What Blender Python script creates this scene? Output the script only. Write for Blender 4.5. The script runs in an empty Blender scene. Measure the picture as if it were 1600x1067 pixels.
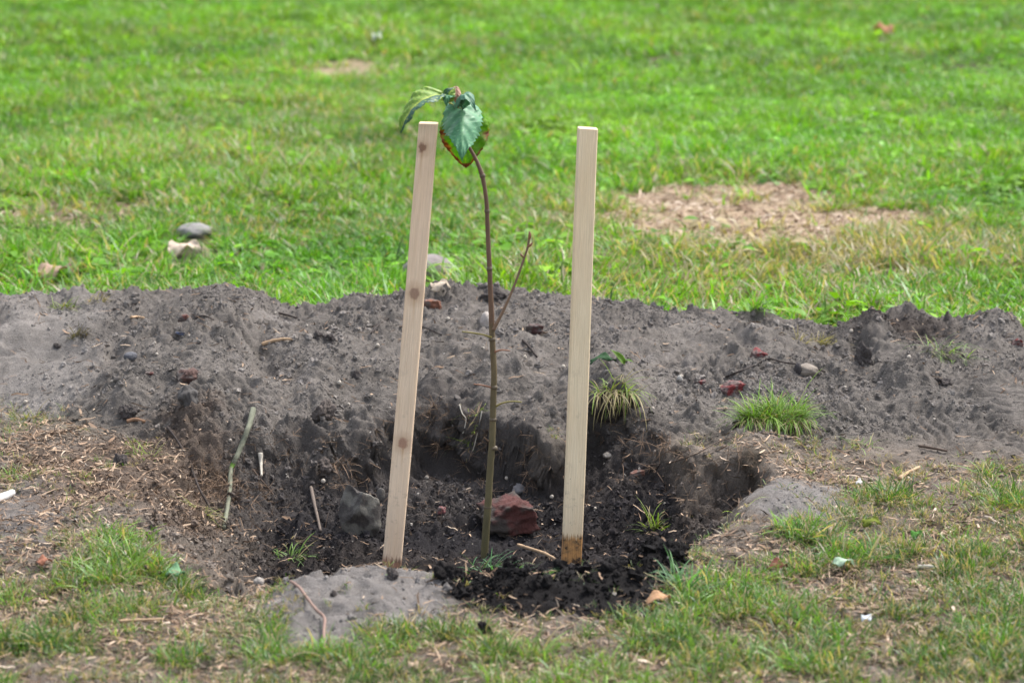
import bpy, bmesh, math, random
import numpy as np
from mathutils import Vector, Matrix, noise as mnoise

S = bpy.context.scene
COL = S.collection
R = math.radians
random.seed(7)
rng = np.random.default_rng(11)

# ------------------------------------------------------------------ camera, sky, sun, exposure
CAM_H, PITCH, F = 1.5, R(11.0), 4444.0          # eye height, downward pitch, focal length in photo pixels
cam = bpy.data.cameras.new('camera'); camo = bpy.data.objects.new('camera', cam); COL.objects.link(camo)
camo.location = (0, 0, CAM_H); camo.rotation_euler = (R(90) - PITCH, 0, 0)
cam.lens = 100; cam.sensor_width = 36; cam.clip_start = 0.1; cam.clip_end = 600
cam.dof.use_dof = True; cam.dof.focus_distance = 6.45; cam.dof.aperture_fstop = 5.0
S.camera = camo

SUN_EL, SUN_AZ = R(57), R(50)                   # azimuth measured from +Y towards +X
w = bpy.data.worlds.new('World'); S.world = w; w.use_nodes = True
wn = w.node_tree.nodes; wl = w.node_tree.links
bg = wn['Background']; sky = wn.new('ShaderNodeTexSky'); sky.sky_type = 'NISHITA'; sky.sun_disc = False
sky.sun_elevation = SUN_EL; sky.sun_rotation = SUN_AZ; sky.air_density = 1.0; sky.dust_density = 3.0
hs = wn.new('ShaderNodeHueSaturation'); hs.inputs['Saturation'].default_value = .5      # thin bright cloud: a pale sky
wl.new(sky.outputs[0], hs.inputs['Color']); wl.new(hs.outputs[0], bg.inputs[0]); bg.inputs[1].default_value = 0.15
sl = bpy.data.lights.new('sun', 'SUN'); sl.energy = 1.6; sl.angle = R(10); sl.color = (1.0, 0.96, 0.9)
so = bpy.data.objects.new('sun', sl); COL.objects.link(so)
sd = Vector((math.sin(SUN_AZ) * math.cos(SUN_EL), math.cos(SUN_AZ) * math.cos(SUN_EL), math.sin(SUN_EL)))
so.rotation_euler = sd.to_track_quat('Z', 'Y').to_euler(); so.location = sd * 30
S.view_settings.view_transform = 'Standard'; S.view_settings.look = 'None'
S.view_settings.exposure = 1.45; S.view_settings.gamma = 1.0; S.view_settings.use_curve_mapping = False
S.render.engine = 'CYCLES'; S.cycles.max_bounces = 6; S.cycles.transparent_max_bounces = 4

# ------------------------------------------------------------------ numeric noise
def _hash(ix, iy, seed):
    h = (ix.astype(np.int64) * 374761393 + iy.astype(np.int64) * 668265263 + seed * 1442695041) & 0xFFFFFFFF
    h = ((h ^ (h >> 13)) * 1274126177) & 0xFFFFFFFF
    h = ((h ^ (h >> 16)) * 2246822519) & 0xFFFFFFFF
    return ((h ^ (h >> 15)) & 0xFFFFFF) / float(0xFFFFFF)
def vnoise(x, y, seed=0):
    xi = np.floor(x); yi = np.floor(y); fx = x - xi; fy = y - yi
    fx = fx * fx * fx * (fx * (fx * 6 - 15) + 10); fy = fy * fy * fy * (fy * (fy * 6 - 15) + 10)
    a = _hash(xi, yi, seed); b = _hash(xi + 1, yi, seed); c = _hash(xi, yi + 1, seed); d = _hash(xi + 1, yi + 1, seed)
    return (a + (b - a) * fx + (c - a) * fy + (a - b - c + d) * fx * fy) * 2 - 1
def fbm(x, y, scale, octs=3, seed=0, gain=0.5):
    o = np.zeros_like(x, dtype=float); a = 1.0; s = 1.0 / scale; n = 0
    for k in range(octs):
        ca, sa = math.cos(0.6 * k + 0.3), math.sin(0.6 * k + 0.3)
        o = o + a * vnoise((x * ca - y * sa) * s, (x * sa + y * ca) * s, seed + k * 17); n += a; a *= gain; s *= 2.03
    return o / n
def sst(e0, e1, x):
    t = np.clip((x - e0) / (e1 - e0), 0, 1); return t * t * (3 - 2 * t)

# ------------------------------------------------------------------ survey of the place: ground-plane positions of what the photo shows
def YG(py, z=0.0):                               # distance of level z at a photo row
    return (CAM_H - z) / math.tan(PITCH + math.atan((py - 533.5) / F))
def XG(px, Y, z=0.0):
    return (px - 800.0) / F * (Y * math.cos(PITCH) + (CAM_H - z) * math.sin(PITCH))
def G(px, py, z=0.0):
    Y = YG(py, z); return XG(px, Y, z), Y
def blob(x, y, px, py, sx, sy, z=0.0, p=2.0):    # soft ellipse on the ground, 1 at its centre
    cx, cy = G(px, py, z); rx = XG(800 + sx, cy, z); ry = YG(py - sy, z) - cy
    return np.exp(-((np.abs(x - cx) / rx) ** p + (np.abs(y - cy) / ry) ** p))

YC = 7.5                                         # crest of the soil heap
c_px = np.array([-700, -200, 0, 60, 130, 200, 300, 350, 395, 430, 480, 560, 640, 700, 770, 860, 940, 1000, 1100, 1200, 1290, 1330, 1350, 1400, 1440, 1500, 1560, 1600, 1750, 2300], float)
c_py = np.array([540, 470, 459, 453, 457, 453, 452, 443, 455, 472, 480, 470, 463, 458, 456, 463, 468, 478, 486, 495, 514, 526, 514, 506, 503, 506, 513, 530, 545, 580], float)
c_x = np.array([XG(p, YC, 0.15) for p in c_px])
c_z = np.array([CAM_H - YC * math.tan(PITCH + math.atan((q - 533.5) / F)) for q in c_py])
t_px = np.array([-700, 0, 200, 380, 500, 1060, 1200, 1400, 1600, 2300], float)
t_py = np.array([640, 628, 672, 720, 700, 700, 700, 706, 722, 730], float)
t_y = np.array([YG(q) for q in t_py]); t_x = np.array([XG(p, YG(q)) for p, q in zip(t_px, t_py)])

HX, HY, HRX, HRY, FLOOR = -0.085, 6.12, 0.50, 0.61, -0.165
r_px = np.array([300, 380, 430, 500, 580, 625, 650, 700, 740, 780, 820, 860, 895, 925, 960, 1000, 1040, 1075, 1110], float)
r_py = np.array([750, 722, 712, 710, 706, 692, 680, 678, 684, 694, 708, 718, 710, 690, 687, 694, 702, 714, 740], float)
r_y = np.array([YG(q, -.04) for q in r_py]); r_x = np.array([XG(p, Y_, -.04) for p, Y_ in zip(r_px, r_y)])   # plan of the back rim
def hole(x, y):
    ryb = (np.interp(x, r_x, r_y) - HY) / (1 - np.clip(np.abs((x - HX) / HRX), 0, .97) ** 2.6) ** (1 / 2.6) * (1 - sst(.7, 1.0, np.abs((x - HX) / HRX))) + .5 * sst(.7, 1.0, np.abs((x - HX) / HRX))
    ry = np.where(y > HY, np.clip(ryb, .25, 1.2), .75)
    dx = (x - HX) / HRX; dy = (y - HY) / ry
    wob = 0.05 * fbm(x, y, 0.30, 2, 5) + 0.06 * fbm(x, y, 0.08, 3, 6)
    d = (np.abs(dx) ** 2.6 + np.abs(dy) ** 2.6) ** (1 / 2.6) + wob
    left = sst(0.35, 0.95, -dx); front = sst(0.3, 0.9, -dy)
    right = sst(0.5, 1.0, dx)
    wo = 0.03 + 0.62 * left * (1 - sst(0.5, 1.0, dy)) + 0.01 * front + 0.20 * right * (1 - sst(0.2, .8, dy))
    wi = 0.09 + 0.18 * left + 0.18 * front + 0.12 * right
    k = 1 - sst(0, 1, (d - (1 - wi)) / (wi + wo))
    k2 = .70 * sst(.22, .70, blob(x, y, 1120, 784, 80, 30, -.05) + .20 * fbm(x, y, .07, 3, 7))     # pocket running out under the turf shelf at the right
    return np.maximum(k, k2), d

BUMPS = [  # px, py, dz, sx, sy (photo pixels on the ground at level z), level
    (1000, 775, .095, 72, 55, -.13), (955, 715, .03, 30, 22, -.1), (1235, 800, .030, 80, 45, 0), (1170, 730, .035, 50, 25, -.03),
    (880, 922, .034, 170, 26, 0), (960, 915, .016, 60, 20, 0), (790, 925, .012, 40, 20, 0), (1025, 878, .050, 40, 22, 0), (555, 935, .016, 110, 34, 0), (480, 935, .012, 60, 30, 0),
    (1352, 545, .050, 34, 20, .07), (1340, 562, -.035, 12, 12, .05), (1375, 528, .025, 30, 12, .09), (1450, 522, .07, 80, 12, .1), (1440, 547, -.085, 58, 14, .06), (1560, 550, .035, 60, 26, .05),
    (1450, 675, -.022, 45, 22, .0), (65, 560, -.035, 95, 40, .05), (130, 600, -.02, 60, 25, .03), (350, 455, .02, 30, 12, .13),
    (412, 572, -.045, 24, 9, .08), (240, 520, -.03, 45, 10, .1), (180, 565, -.03, 16, 14, .07), (470, 480, -.02, 28, 8, .12),
    (770, 455, .03, 24, 9, .14), (1185, 515, -.03, 20, 12, .1), (960, 640, .045, 45, 20, .0), (1210, 690, .03, 60, 24, .0),
    (1020, 700, -.07, 45, 24, -.04), (500, 640, .02, 30, 18, .0), (1400, 600, .018, 70, 30, .03), (1500, 610, -.02, 45, 18, .04),
    (1290, 540, -.018, 30, 16, .08), (1590, 570, -.03, 28, 14, .05), (200, 850, .015, 120, 40, 0), (420, 800, -.03, 30, 30, -.1),
    (600, 655, .02, 45, 16, .02), (850, 660, .022, 40, 14, .02), (800, 610, .012, 90, 20, .05), (330, 640, .015, 50, 24, .02),
]
_lr = random.Random(5)
LUMPS = [(_lr.uniform(-1.5, 1.5), _lr.uniform(6.55, 7.6), _lr.choice((1, 1, -1)) * _lr.uniform(.010, .030), _lr.uniform(.02, .07), _lr.uniform(.02, .06), _lr.uniform(0, 3.1)) for _ in range(70)]
def worn(x, y):                                   # the worn straw-coloured strip on the lawn
    n_ = .26 * fbm(x, y, .45, 3, 58) + .26 * fbm(x, y, .13, 3, 53) + .10 * fbm(x, y, .04, 2, 57)
    b = np.maximum(blob(x, y, 1135, 332, 210, 54, 0, 3), np.maximum(.85 * blob(x, y, 1350, 342, 150, 26), .85 * blob(x, y, 985, 326, 60, 18)))
    return sst(.34, .58, b + n_ + .12 * blob(x, y, 1200, 365, 260, 26))
def masks(x, y):
    k, d = hole(x, y)
    yt = np.interp(x, t_x, t_y); zc = np.interp(x, c_x, c_z)
    t = (y - yt) / (YC - yt)
    back = YC + 0.40
    heap = sst(-0.14, 0.12, t + 0.22 * fbm(x, y, 0.35, 4, 41)) * (1 - sst(-0.03, 0.03, y - (back - 0.16 + 0.05 * fbm(x, y, .25, 3, 42))))
    return k, d, t, zc, heap, back
def H(x, y, fine=True):
    x = np.asarray(x, float); y = np.asarray(y, float)
    k, d, t, zc, heap, back = masks(x, y)
    tc = np.clip(t, 0, 1)
    hz = zc * np.sin(tc * math.pi / 2) ** 0.95
    hz = np.where(y > YC, zc * (1 - sst(YC - 0.02, back, y)), hz)
    toe = -0.05 * np.exp(-((x - 0.0) / 0.75) ** 4) * np.exp(-((y - 6.75) / 0.35) ** 2)
    z = hz + toe
    hk = k
    z = z * (1 - hk) + (FLOOR + .035 * sst(6.15, 6.65, y)) * hk
    for px, py, dz, sx, sy, lv in BUMPS:
        if dz: z = z + dz * blob(x, y, px, py, sx, sy, lv)
    nd = (np.abs(x) < 2) & (y > 6.2) & (y < 8.0)
    if nd.any():
        xx, yy = x[nd], y[nd]; add = np.zeros_like(xx); wx = xx + .02 * fbm(xx, yy, .05, 2, 31); wy = yy + .02 * fbm(xx, yy, .05, 2, 32)
        for lx, ly, a, ra, rb, th in LUMPS:
            u_ = (wx - lx) * math.cos(th) + (wy - ly) * math.sin(th); v_ = -(wx - lx) * math.sin(th) + (wy - ly) * math.cos(th)
            add += a * np.exp(-((np.abs(u_) / ra) ** 3 + (np.abs(v_) / rb) ** 3))
        z = z.copy() if isinstance(z, np.ndarray) else z; z[nd] += add * heap[nd]
    lawn = 1 - np.clip(heap + sst(0.02, .3, hk), 0, 1)
    z = z + 0.02 * fbm(x, y, 1.7, 2, 3) * sst(7.7, 9, y) + 0.0012 * (y - 8) * 0
    # smoothness: trodden patches stay flat
    tread = np.clip(blob(x, y, 70, 570, 110, 45, .05) + blob(x, y, 1450, 672, 55, 25, .0) + blob(x, y, 1570, 640, 60, 45, .03) + 0.35 * blob(x, y, 560, 925, 150, 60) + .8 * blob(x, y, 1240, 800, 70, 35), 0, 1)
    rough = (1 - 0.72 * tread)
    soil = np.clip(heap + sst(0.02, .3, hk), 0, 1)
    amp = soil * rough + (1 - soil) * 0.35 * (1 - .7 * blob(x, y, 1180, 342, 255, 64, 0, 3))
    z = z + amp * (0.018 * fbm(x, y, 0.30, 2, 21) + 0.019 * fbm(x, y, 0.12, 2, 22))
    if fine:
        dense = (np.abs(x) < 1.9) & (y > 4.0) & (y < 8.4)
        a2 = np.where(dense, amp, 0)
        n1 = fbm(x, y, 0.042, 2, 23); n2 = fbm(x, y, 0.017, 2, 24)
        rg = .62 + 1.0 * sst(-.35, .45, fbm(x, y, .22, 3, 27))
        z = z + a2 * rg * (0.009 * n1 + 0.0105 * n2 + .0065 * fbm(x, y, .009, 1, 28) - .005 * sst(.30, .65, fbm(x, y, .035, 2, 29)))
        # clods: rounded crumbs of soil
        n3 = fbm(x, y, 0.028, 2, 91)
        z = z + a2 * 0.010 * sst(0.28, 0.46, n3) * sst(-.2, .4, fbm(x, y, .17, 2, 92))
        cr = sst(.86, 1.05, d) * (1 - sst(1.05, 1.35, d)) * sst(6.2, 6.6, y)
        z = z + cr * 0.012 * fbm(x, y, 0.03, 2, 77)
        # print of a boot sole and a tyre tread in the heap
        cx, cy = G(1452, 675, 0); b = blob(x, y, 1452, 675, 42, 22, 0, 4)
        z = z + 0.0045 * b * np.sign(np.sin((x - cx) * 260 + 3 * np.sin((y - cy) * 22)))
        cx, cy = G(1560, 655, 0.02); b = blob(x, y, 1556, 655, 26, 38, 0.02, 4)
        z = z + 0.009 * b * np.sin((y - cy + 0.25 * (x - cx)) * 2 * math.pi / 0.052)
        b = blob(x, y, 560, 925, 130, 45, 0, 4)
        z = z + 0.009 * b * np.sin((y + 0.2 * x) * 2 * math.pi / 0.10 + 5 * fbm(x, y, .2, 2, 8)) * sst(-.3, .4, fbm(x, y, .25, 2, 9)) + .016 * b * fbm(x, y, .06, 4, 10) - .016 * sst(.35, .5, fbm(x, y, .11, 2, 12)) * b
    return z
def lean(x, y, z):
    """sideways shift of the hole walls along their own normal: leaning in under the turf edge, torn into lumps and clods"""
    k = hole(x, y)[0]; e = .006
    gx_ = hole(x + e, y)[0] - hole(x - e, y)[0]; gy_ = hole(x, y + e)[0] - hole(x, y - e)[0]
    g = np.sqrt(gx_ ** 2 + gy_ ** 2) + 1e-4; steep = sst(.05, .25, g); ox, oy = -gx_ / g, -gy_ / g
    rear = sst(6.3, 6.65, y)
    und = rear * np.exp(-((k - .55) / .30) ** 2) * (.2 + 1.1 * sst(-.2, .5, fbm(x, x * 0 + 3.3, .16, 3, 61))) * .030
    w = np.clip((1 - np.abs(k - .5) * 2) * 1.5, 0, 1)
    a = x + .8 * y; b = z * 1.5 + .5 * (x - y)
    m = und + w * (.030 * fbm(a, b, .07, 2, 63) + .026 * fbm(a, b, .028, 2, 65) + .012 * fbm(a, b, .012, 2, 67))
    m = m * steep
    return x + ox * m, y + oy * m, z + w * .012 * fbm(x, y + z * 2, .018, 2, 66)
def ground_colour(x, y):
    k, d, t, zc, heap, back = masks(x, y)
    c = np.zeros(x.shape + (3,))
    def lay(col, m):
        m = np.clip(m, 0, 1)[..., None]; c[...] = c * (1 - m) + np.array(col) * m
    n = fbm(x, y, 0.5, 4, 51); nf = fbm(x, y, 0.03, 3, 52); nm = fbm(x, y, 0.12, 3, 53)
    c[...] = (0.060, 0.062, 0.028)
    lay((0.155, 0.115, 0.075), sst(0.1, 0.6, fbm(x, y, 1.1, 4, 54)) * sst(7.6, 9, y) * .6)
    fg = 1 - sst(6.4, 7.2, y)                                     # trodden, littered ground before the hole
    lay((0.180, 0.150, 0.125), fg)
    lay((0.075, 0.060, 0.045), fg * sst(0.0, 0.5, nm))
    straw = worn(x, y)
    lay((0.42, 0.325, 0.215), straw); lay((0.26, 0.18, 0.12), straw * sst(0.1, .4, nf)); lay((0.20, 0.15, 0.11), straw * .35 * sst(0.1, .5, fbm(x, y, .3, 4, 59)))
    lay((0.36, 0.28, 0.18), .8 * sst(.3, .6, blob(x, y, 550, 110, 85, 14) + .3 * nm))
    lay((0.20, 0.145, 0.10), .8 * sst(.3, .6, blob(x, y, 110, 335, 110, 22) + .3 * nm))
    lay((0.05, 0.035, 0.03), sst(.3, .6, blob(x, y, 1385, 440, 60, 14) + .3 * nm))
    # heap and hole
    lay((0.160, 0.143, 0.129), heap)
    lay((0.198, 0.178, 0.161), heap * sst(0.0, 0.7, n) * .6)
    lay((0.235, 0.215, 0.198), .75 * sst(.3, .8, blob(x, y, 60, 570, 130, 55, .05) + .2 * nm))
    lay((0.195, 0.180, 0.170), .95 * sst(.20, .65, blob(x, y, 567, 935, 185, 72) + blob(x, y, 1240, 795, 80, 38) + .8 * blob(x, y, 500, 985, 60, 40) + .40 * nm + .22 * nf))
    lay((0.17, 0.152, 0.14), .9 * sst(.3, .7, blob(x, y, 40, 800, 90, 60) + .3 * nm) * fg)
    lay((0.115, 0.085, 0.066), .85 * sst(.3, .7, blob(x, y, 230, 730, 180, 75) + .35 * nm) * (1 - sst(.5, .8, k)))
    # the damp subsoil the digging laid open
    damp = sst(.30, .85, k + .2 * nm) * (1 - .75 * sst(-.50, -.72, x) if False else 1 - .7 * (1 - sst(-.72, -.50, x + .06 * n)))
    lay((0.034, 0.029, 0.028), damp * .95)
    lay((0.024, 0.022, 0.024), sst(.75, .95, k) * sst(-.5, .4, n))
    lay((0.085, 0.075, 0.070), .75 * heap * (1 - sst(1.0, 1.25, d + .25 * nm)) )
    lay((0.045, 0.034, 0.030), .8 * heap * blob(x, y, 1400, 535, 90, 16, .06, 4))  # hollow in the right mound: its shade is painted into the soil colour
    peat = sst(.36, .52, np.maximum(blob(x, y, 880, 920, 195, 50, 0, 3), blob(x, y, 1020, 880, 60, 34, 0, 3)) + .16 * nm + .16 * nf)
    lay((0.013, 0.0115, 0.0115), peat)
    v = (1 + .26 * nf + .20 * nm) * (.92 - .03 * heap)
    return np.clip(c * v[..., None], 0.004, 1), straw, peat

# ------------------------------------------------------------------ small helpers
def tag(o, label=None, cat=None, group=None, kind=None):
    if label: o['label'] = label
    if cat: o['category'] = cat
    if group: o['group'] = group
    if kind: o['kind'] = kind
    return o
def link(name, me, mat=None, parent=None):
    o = bpy.data.objects.new(name, me); COL.objects.link(o)
    if mat is not None and me is not None and not me.materials: me.materials.append(mat)
    if parent: o.parent = parent
    return o
def empty(name, loc=(0, 0, 0)):
    o = bpy.data.objects.new(name, None); o.location = loc; o.empty_display_size = .05; COL.objects.link(o); return o
def mesh_np(name, V, faces4=None, faces3=None, cols=None, smooth=True):
    me = bpy.data.meshes.new(name)
    f4 = np.zeros((0, 4), int) if faces4 is None else np.asarray(faces4); f3 = np.zeros((0, 3), int) if faces3 is None else np.asarray(faces3)
    me.vertices.add(len(V)); me.vertices.foreach_set('co', np.asarray(V, np.float32).ravel())
    nl = f4.size + f3.size; me.loops.add(nl)
    me.loops.foreach_set('vertex_index', np.concatenate([f4.ravel(), f3.ravel()]).astype(np.int32))
    st = np.concatenate([np.arange(len(f4)) * 4, f4.size + np.arange(len(f3)) * 3]).astype(np.int32)
    me.polygons.add(len(st)); me.polygons.foreach_set('loop_start', st)
    me.polygons.foreach_set('use_smooth', np.full(len(st), smooth))
    me.update(calc_edges=True)
    if cols is not None:
        ca = me.color_attributes.new('col', 'FLOAT_COLOR', 'POINT')
        c4 = np.ones((len(V), 4), np.float32); c4[:, :3] = cols; ca.data.foreach_set('color', c4.ravel())
    return me
class NT:
    def __init__(s, name):
        s.m = bpy.data.materials.new(name); s.m.use_nodes = True; s.t = s.m.node_tree; s.t.nodes.clear()
        s.out = s.n('ShaderNodeOutputMaterial')
    def n(s, k, **p):
        x = s.t.nodes.new(k)
        for a, v in p.items(): setattr(x, a, v)
        return x
    def l(s, a, b): s.t.links.new(a, b)
    def attr(s, name, typ='GEOMETRY'): return s.n('ShaderNodeAttribute', attribute_name=name, attribute_type=typ)
    def math(s, op, a, b=None, c=None):
        x = s.n('ShaderNodeMath', operation=op)
        for i, v in enumerate((a, b, c)):
            if v is None: continue
            if isinstance(v, (int, float)): x.inputs[i].default_value = v
            else: s.l(v, x.inputs[i])
        return x.outputs[0]
    def mix(s, f, a, b, mode='MIX'):
        x = s.n('ShaderNodeMix', data_type='RGBA', blend_type=mode)
        for i, v in ((0, f), (6, a), (7, b)):
            if isinstance(v, (int, float)): x.inputs[i].default_value = v
            elif isinstance(v, tuple): x.inputs[i].default_value = (*v, 1)
            else: s.l(v, x.inputs[i])
        return x.outputs[2]
    def noise(s, scale, det=4, vec=None, rough=.6):
        x = s.n('ShaderNodeTexNoise'); x.inputs['Scale'].default_value = scale; x.inputs['Detail'].default_value = det; x.inputs['Roughness'].default_value = rough
        if vec is not None: s.l(vec, x.inputs['Vector'])
        return x.outputs[0]
    def rng(s, v, a, b, c=0, d=1):
        x = s.n('ShaderNodeMapRange'); s.l(v, x.inputs[0])
        for i, q in enumerate((a, b, c, d)): x.inputs[i + 1].default_value = q
        return x.outputs[0]
    def bump(s, h, dist, st=1.0):
        x = s.n('ShaderNodeBump'); x.inputs['Distance'].default_value = dist; x.inputs['Strength'].default_value = st; s.l(h, x.inputs['Height']); return x.outputs[0]
    def principled(s, col, rough=.8, spec=.3, normal=None):
        p = s.n('ShaderNodeBsdfPrincipled')
        if isinstance(col, tuple): p.inputs['Base Color'].default_value = (*col, 1)
        else: s.l(col, p.inputs['Base Color'])
        if isinstance(rough, (int, float)): p.inputs['Roughness'].default_value = rough
        else: s.l(rough, p.inputs['Roughness'])
        p.inputs['Specular IOR Level'].default_value = spec
        if normal is not None: s.l(normal, p.inputs['Normal'])
        return p.outputs[0]
    def done(s, sh): s.l(sh, s.out.inputs[0]); return s.m

# ------------------------------------------------------------------ materials
def soil_mat():
    t = NT('soil'); c = t.attr('col').outputs['Color']; g = t.n('ShaderNodeNewGeometry').outputs['Position']
    a = t.noise(420, 3, g, .7); b = t.noise(120, 4, g, .7); e = t.noise(1300, 2, g, .6)
    col = t.mix(1.0, c, t.mix(t.rng(a, .3, .7), (.70, .69, .69), (1.32, 1.32, 1.30)), 'MULTIPLY')
    speck = t.rng(t.noise(650, 1, g, .4), .74, .78)
    col = t.mix(t.math('MULTIPLY', speck, .35), col, (.42, .38, .32))
    h = t.math('ADD', t.math('MULTIPLY', a, .5), t.math('ADD', b, t.math('MULTIPLY', e, .25)))
    return t.done(t.principled(col, .95, .12, t.bump(h, .0065)))
def grass_mat(name, green, yellow, straw, trans=.45):
    t = NT(name); tn = t.attr('tint', 'INSTANCER').outputs['Fac']; dr = t.attr('dry', 'INSTANCER').outputs['Fac']
    c = t.attr('col').outputs['Color']; sep = t.n('ShaderNodeSeparateColor'); t.l(c, sep.inputs[0])
    rnd, along, dead = sep.outputs[0], sep.outputs[1], sep.outputs[2]
    k = t.mix(t.math('ADD', t.math('MULTIPLY', tn, .7), t.math('MULTIPLY', rnd, .3)), green, yellow)
    k = t.mix(1.0, k, t.mix(rnd, (.55, .55, .6), (1.4, 1.4, 1.3)), 'MULTIPLY')
    lu = t.attr('lum', 'INSTANCER').outputs['Fac']; cb = t.n('ShaderNodeCombineColor'); [t.l(lu, cb.inputs[q]) for q in range(3)]; k = t.mix(1.0, k, cb.outputs[0], 'MULTIPLY')
    isdry = t.math('GREATER_THAN', t.math('ADD', dr, t.math('MULTIPLY', t.math('SUBTRACT', dead, .5), .9)), .5)
    st = t.mix(1.0, straw, t.mix(rnd, (.55, .52, .5), (1.25, 1.25, 1.25)), 'MULTIPLY') if False else t.mix(rnd, tuple(v * .6 for v in straw), tuple(v * 1.3 for v in straw))
    k = t.mix(isdry, k, st)
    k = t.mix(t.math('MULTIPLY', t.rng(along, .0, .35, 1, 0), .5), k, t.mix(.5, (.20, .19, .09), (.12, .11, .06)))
    d = t.n('ShaderNodeBsdfDiffuse'); t.l(k, d.inputs[0]); tr = t.n('ShaderNodeBsdfTranslucent'); t.l(t.mix(1.0, k, (1.15, 1.25, .4), 'MULTIPLY'), tr.inputs[0])
    m = t.n('ShaderNodeMixShader'); m.inputs[0].default_value = trans; t.l(d.outputs[0], m.inputs[1]); t.l(tr.outputs[0], m.inputs[2])
    g = t.n('ShaderNodeBsdfGlossy'); g.inputs['Roughness'].default_value = .42; g.inputs[0].default_value = (.9, .95, 1, 1)
    m2 = t.n('ShaderNodeMixShader'); m2.inputs[0].default_value = .03; t.l(m.outputs[0], m2.inputs[1]); t.l(g.outputs[0], m2.inputs[2])
    return t.done(m2.outputs[0])
def litter_mat():
    t = NT('litter'); tn = t.attr('tint', 'INSTANCER').outputs['Fac']
    r = t.n('ShaderNodeValToRGB'); t.l(tn, r.inputs[0]); e = r.color_ramp.elements
    e[0].color = (.05, .035, .025, 1); e[1].color = (.58, .48, .38, 1)
    for p, cc in ((.25, (.13, .085, .055, 1)), (.5, (.27, .18, .12, 1)), (.78, (.42, .31, .215, 1))):
        q = e.new(p); q.color = cc
    return t.done(t.principled(r.outputs[0], .85, .2))
def crumb_mat():
    t = NT('crumb'); tn = t.attr('shade', 'INSTANCER').outputs['Color']
    g = t.n('ShaderNodeNewGeometry').outputs['Position']
    return t.done(t.principled(t.mix(1.0, tn, t.mix(t.noise(700, 2, g), (.6, .6, .6), (1.4, 1.4, 1.4)), 'MULTIPLY'), .95, .1))
def vcol_mat(name, rough=.85, spec=.2, bscale=300, bd=.002, trans=0):
    t = NT(name); c = t.attr('col').outputs['Color']; o = t.n('ShaderNodeTexCoord').outputs['Object']
    n = t.noise(bscale, 5, o, .7)
    col = t.mix(1.0, c, t.mix(n, (.65, .65, .65), (1.35, 1.35, 1.35)), 'MULTIPLY')
    p = t.principled(col, rough, spec, t.bump(n, bd))
    if trans:
        tr = t.n('ShaderNodeBsdfTranslucent'); t.l(t.mix(1.0, col, (1.3, 1.5, .5), 'MULTIPLY'), tr.inputs[0])
        m = t.n('ShaderNodeMixShader'); m.inputs[0].default_value = trans; t.l(p, m.inputs[1]); t.l(tr.outputs[0], m.inputs[2]); p = m.outputs[0]
    return t.done(p)
M_SOIL = soil_mat()
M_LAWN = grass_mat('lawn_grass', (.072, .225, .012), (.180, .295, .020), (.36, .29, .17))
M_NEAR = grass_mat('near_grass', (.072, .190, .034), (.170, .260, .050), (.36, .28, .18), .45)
M_LITTER = litter_mat(); M_CRUMB = crumb_mat()
M_STONE = vcol_mat('stone', .85, .25, 160, .004); M_STONE_S = vcol_mat('stone_small', .85, .25, 260, .002)
M_LEAF = vcol_mat('leaf', .42, .5, 420, .0008, .32); M_DEADLEAF = vcol_mat('dead_leaf', .8, .2, 260, .001, .2)
M_LEAF_T = vcol_mat('thin_leaf', .45, .4, 420, .0008, .55)
M_BARK = vcol_mat('bark', .55, .35, 520, .0006); M_STICK = vcol_mat('stick', .85, .15, 380, .001)
M_BLADE = vcol_mat('blade', .5, .35, 60, .0001, .4)

# ------------------------------------------------------------------ the ground, one sheet
def grow(a, b, s0, g=1.12, smax=25):
    o = [a]; s = s0; sg = 1 if b > a else -1
    while sg * (b - o[-1]) > 0: o.append(o[-1] + sg * s); s = min(s * g, smax)
    return o[1:]
def axis():
    dx = list(np.arange(-1.75, 1.7501, .0052)); xs = grow(-1.75, -220, .03)[::-1] + dx + grow(1.75, 220, .03)
    dy = list(np.arange(4.2, 6.30, .0068)) + list(np.arange(6.30, 6.98, .0030)) + list(np.arange(6.98, 8.1, .0066)); mid = list(np.arange(8.1, 22, .04))
    ys = grow(4.2, -40, .03)[::-1] + dy + mid + grow(mid[-1], 320, .1)
    return np.array(xs), np.array(ys)
xs, ys = axis(); gx, gy = np.meshgrid(xs, ys)
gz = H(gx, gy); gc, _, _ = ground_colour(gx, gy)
nx, ny = len(xs), len(ys)
idx = np.arange(nx * ny).reshape(ny, nx)
gxd, gyd, gzd = lean(gx, gy, gz)
Q = np.stack([idx[:-1, :-1], idx[:-1, 1:], idx[1:, 1:], idx[1:, :-1]], -1).reshape(-1, 4)
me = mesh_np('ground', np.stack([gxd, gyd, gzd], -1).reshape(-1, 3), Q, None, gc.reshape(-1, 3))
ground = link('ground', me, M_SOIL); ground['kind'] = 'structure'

def P(px, py, lift=0.0):                          # where the sight line through a photo point meets the ground
    u = (px - 800) / F; v = (533.5 - py) / F
    d = np.array([u, math.cos(PITCH) + v * math.sin(PITCH), -math.sin(PITCH) + v * math.cos(PITCH)])
    s = np.linspace(3.8, 24, 6000) if py < 470 else np.linspace(3.8, 9.5, 3500)
    X = d[0] * s; Y = d[1] * s; Z = CAM_H + d[2] * s
    i = int(np.argmax(Z - H(X, Y) <= 0)); i = max(i, 1)
    return Vector((X[i], Y[i], float(H(X[i:i+1], Y[i:i+1])[0]) + lift))
def AT(px, py, Y):                                # point at distance Y on the sight line (for upright things of known distance)
    u = (px - 800) / F; v = (533.5 - py) / F; c, s_ = math.cos(PITCH), math.sin(PITCH)
    k = Y / (c + v * s_); return Vector((u * k, Y, CAM_H + k * (-s_ + v * c)))

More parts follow.
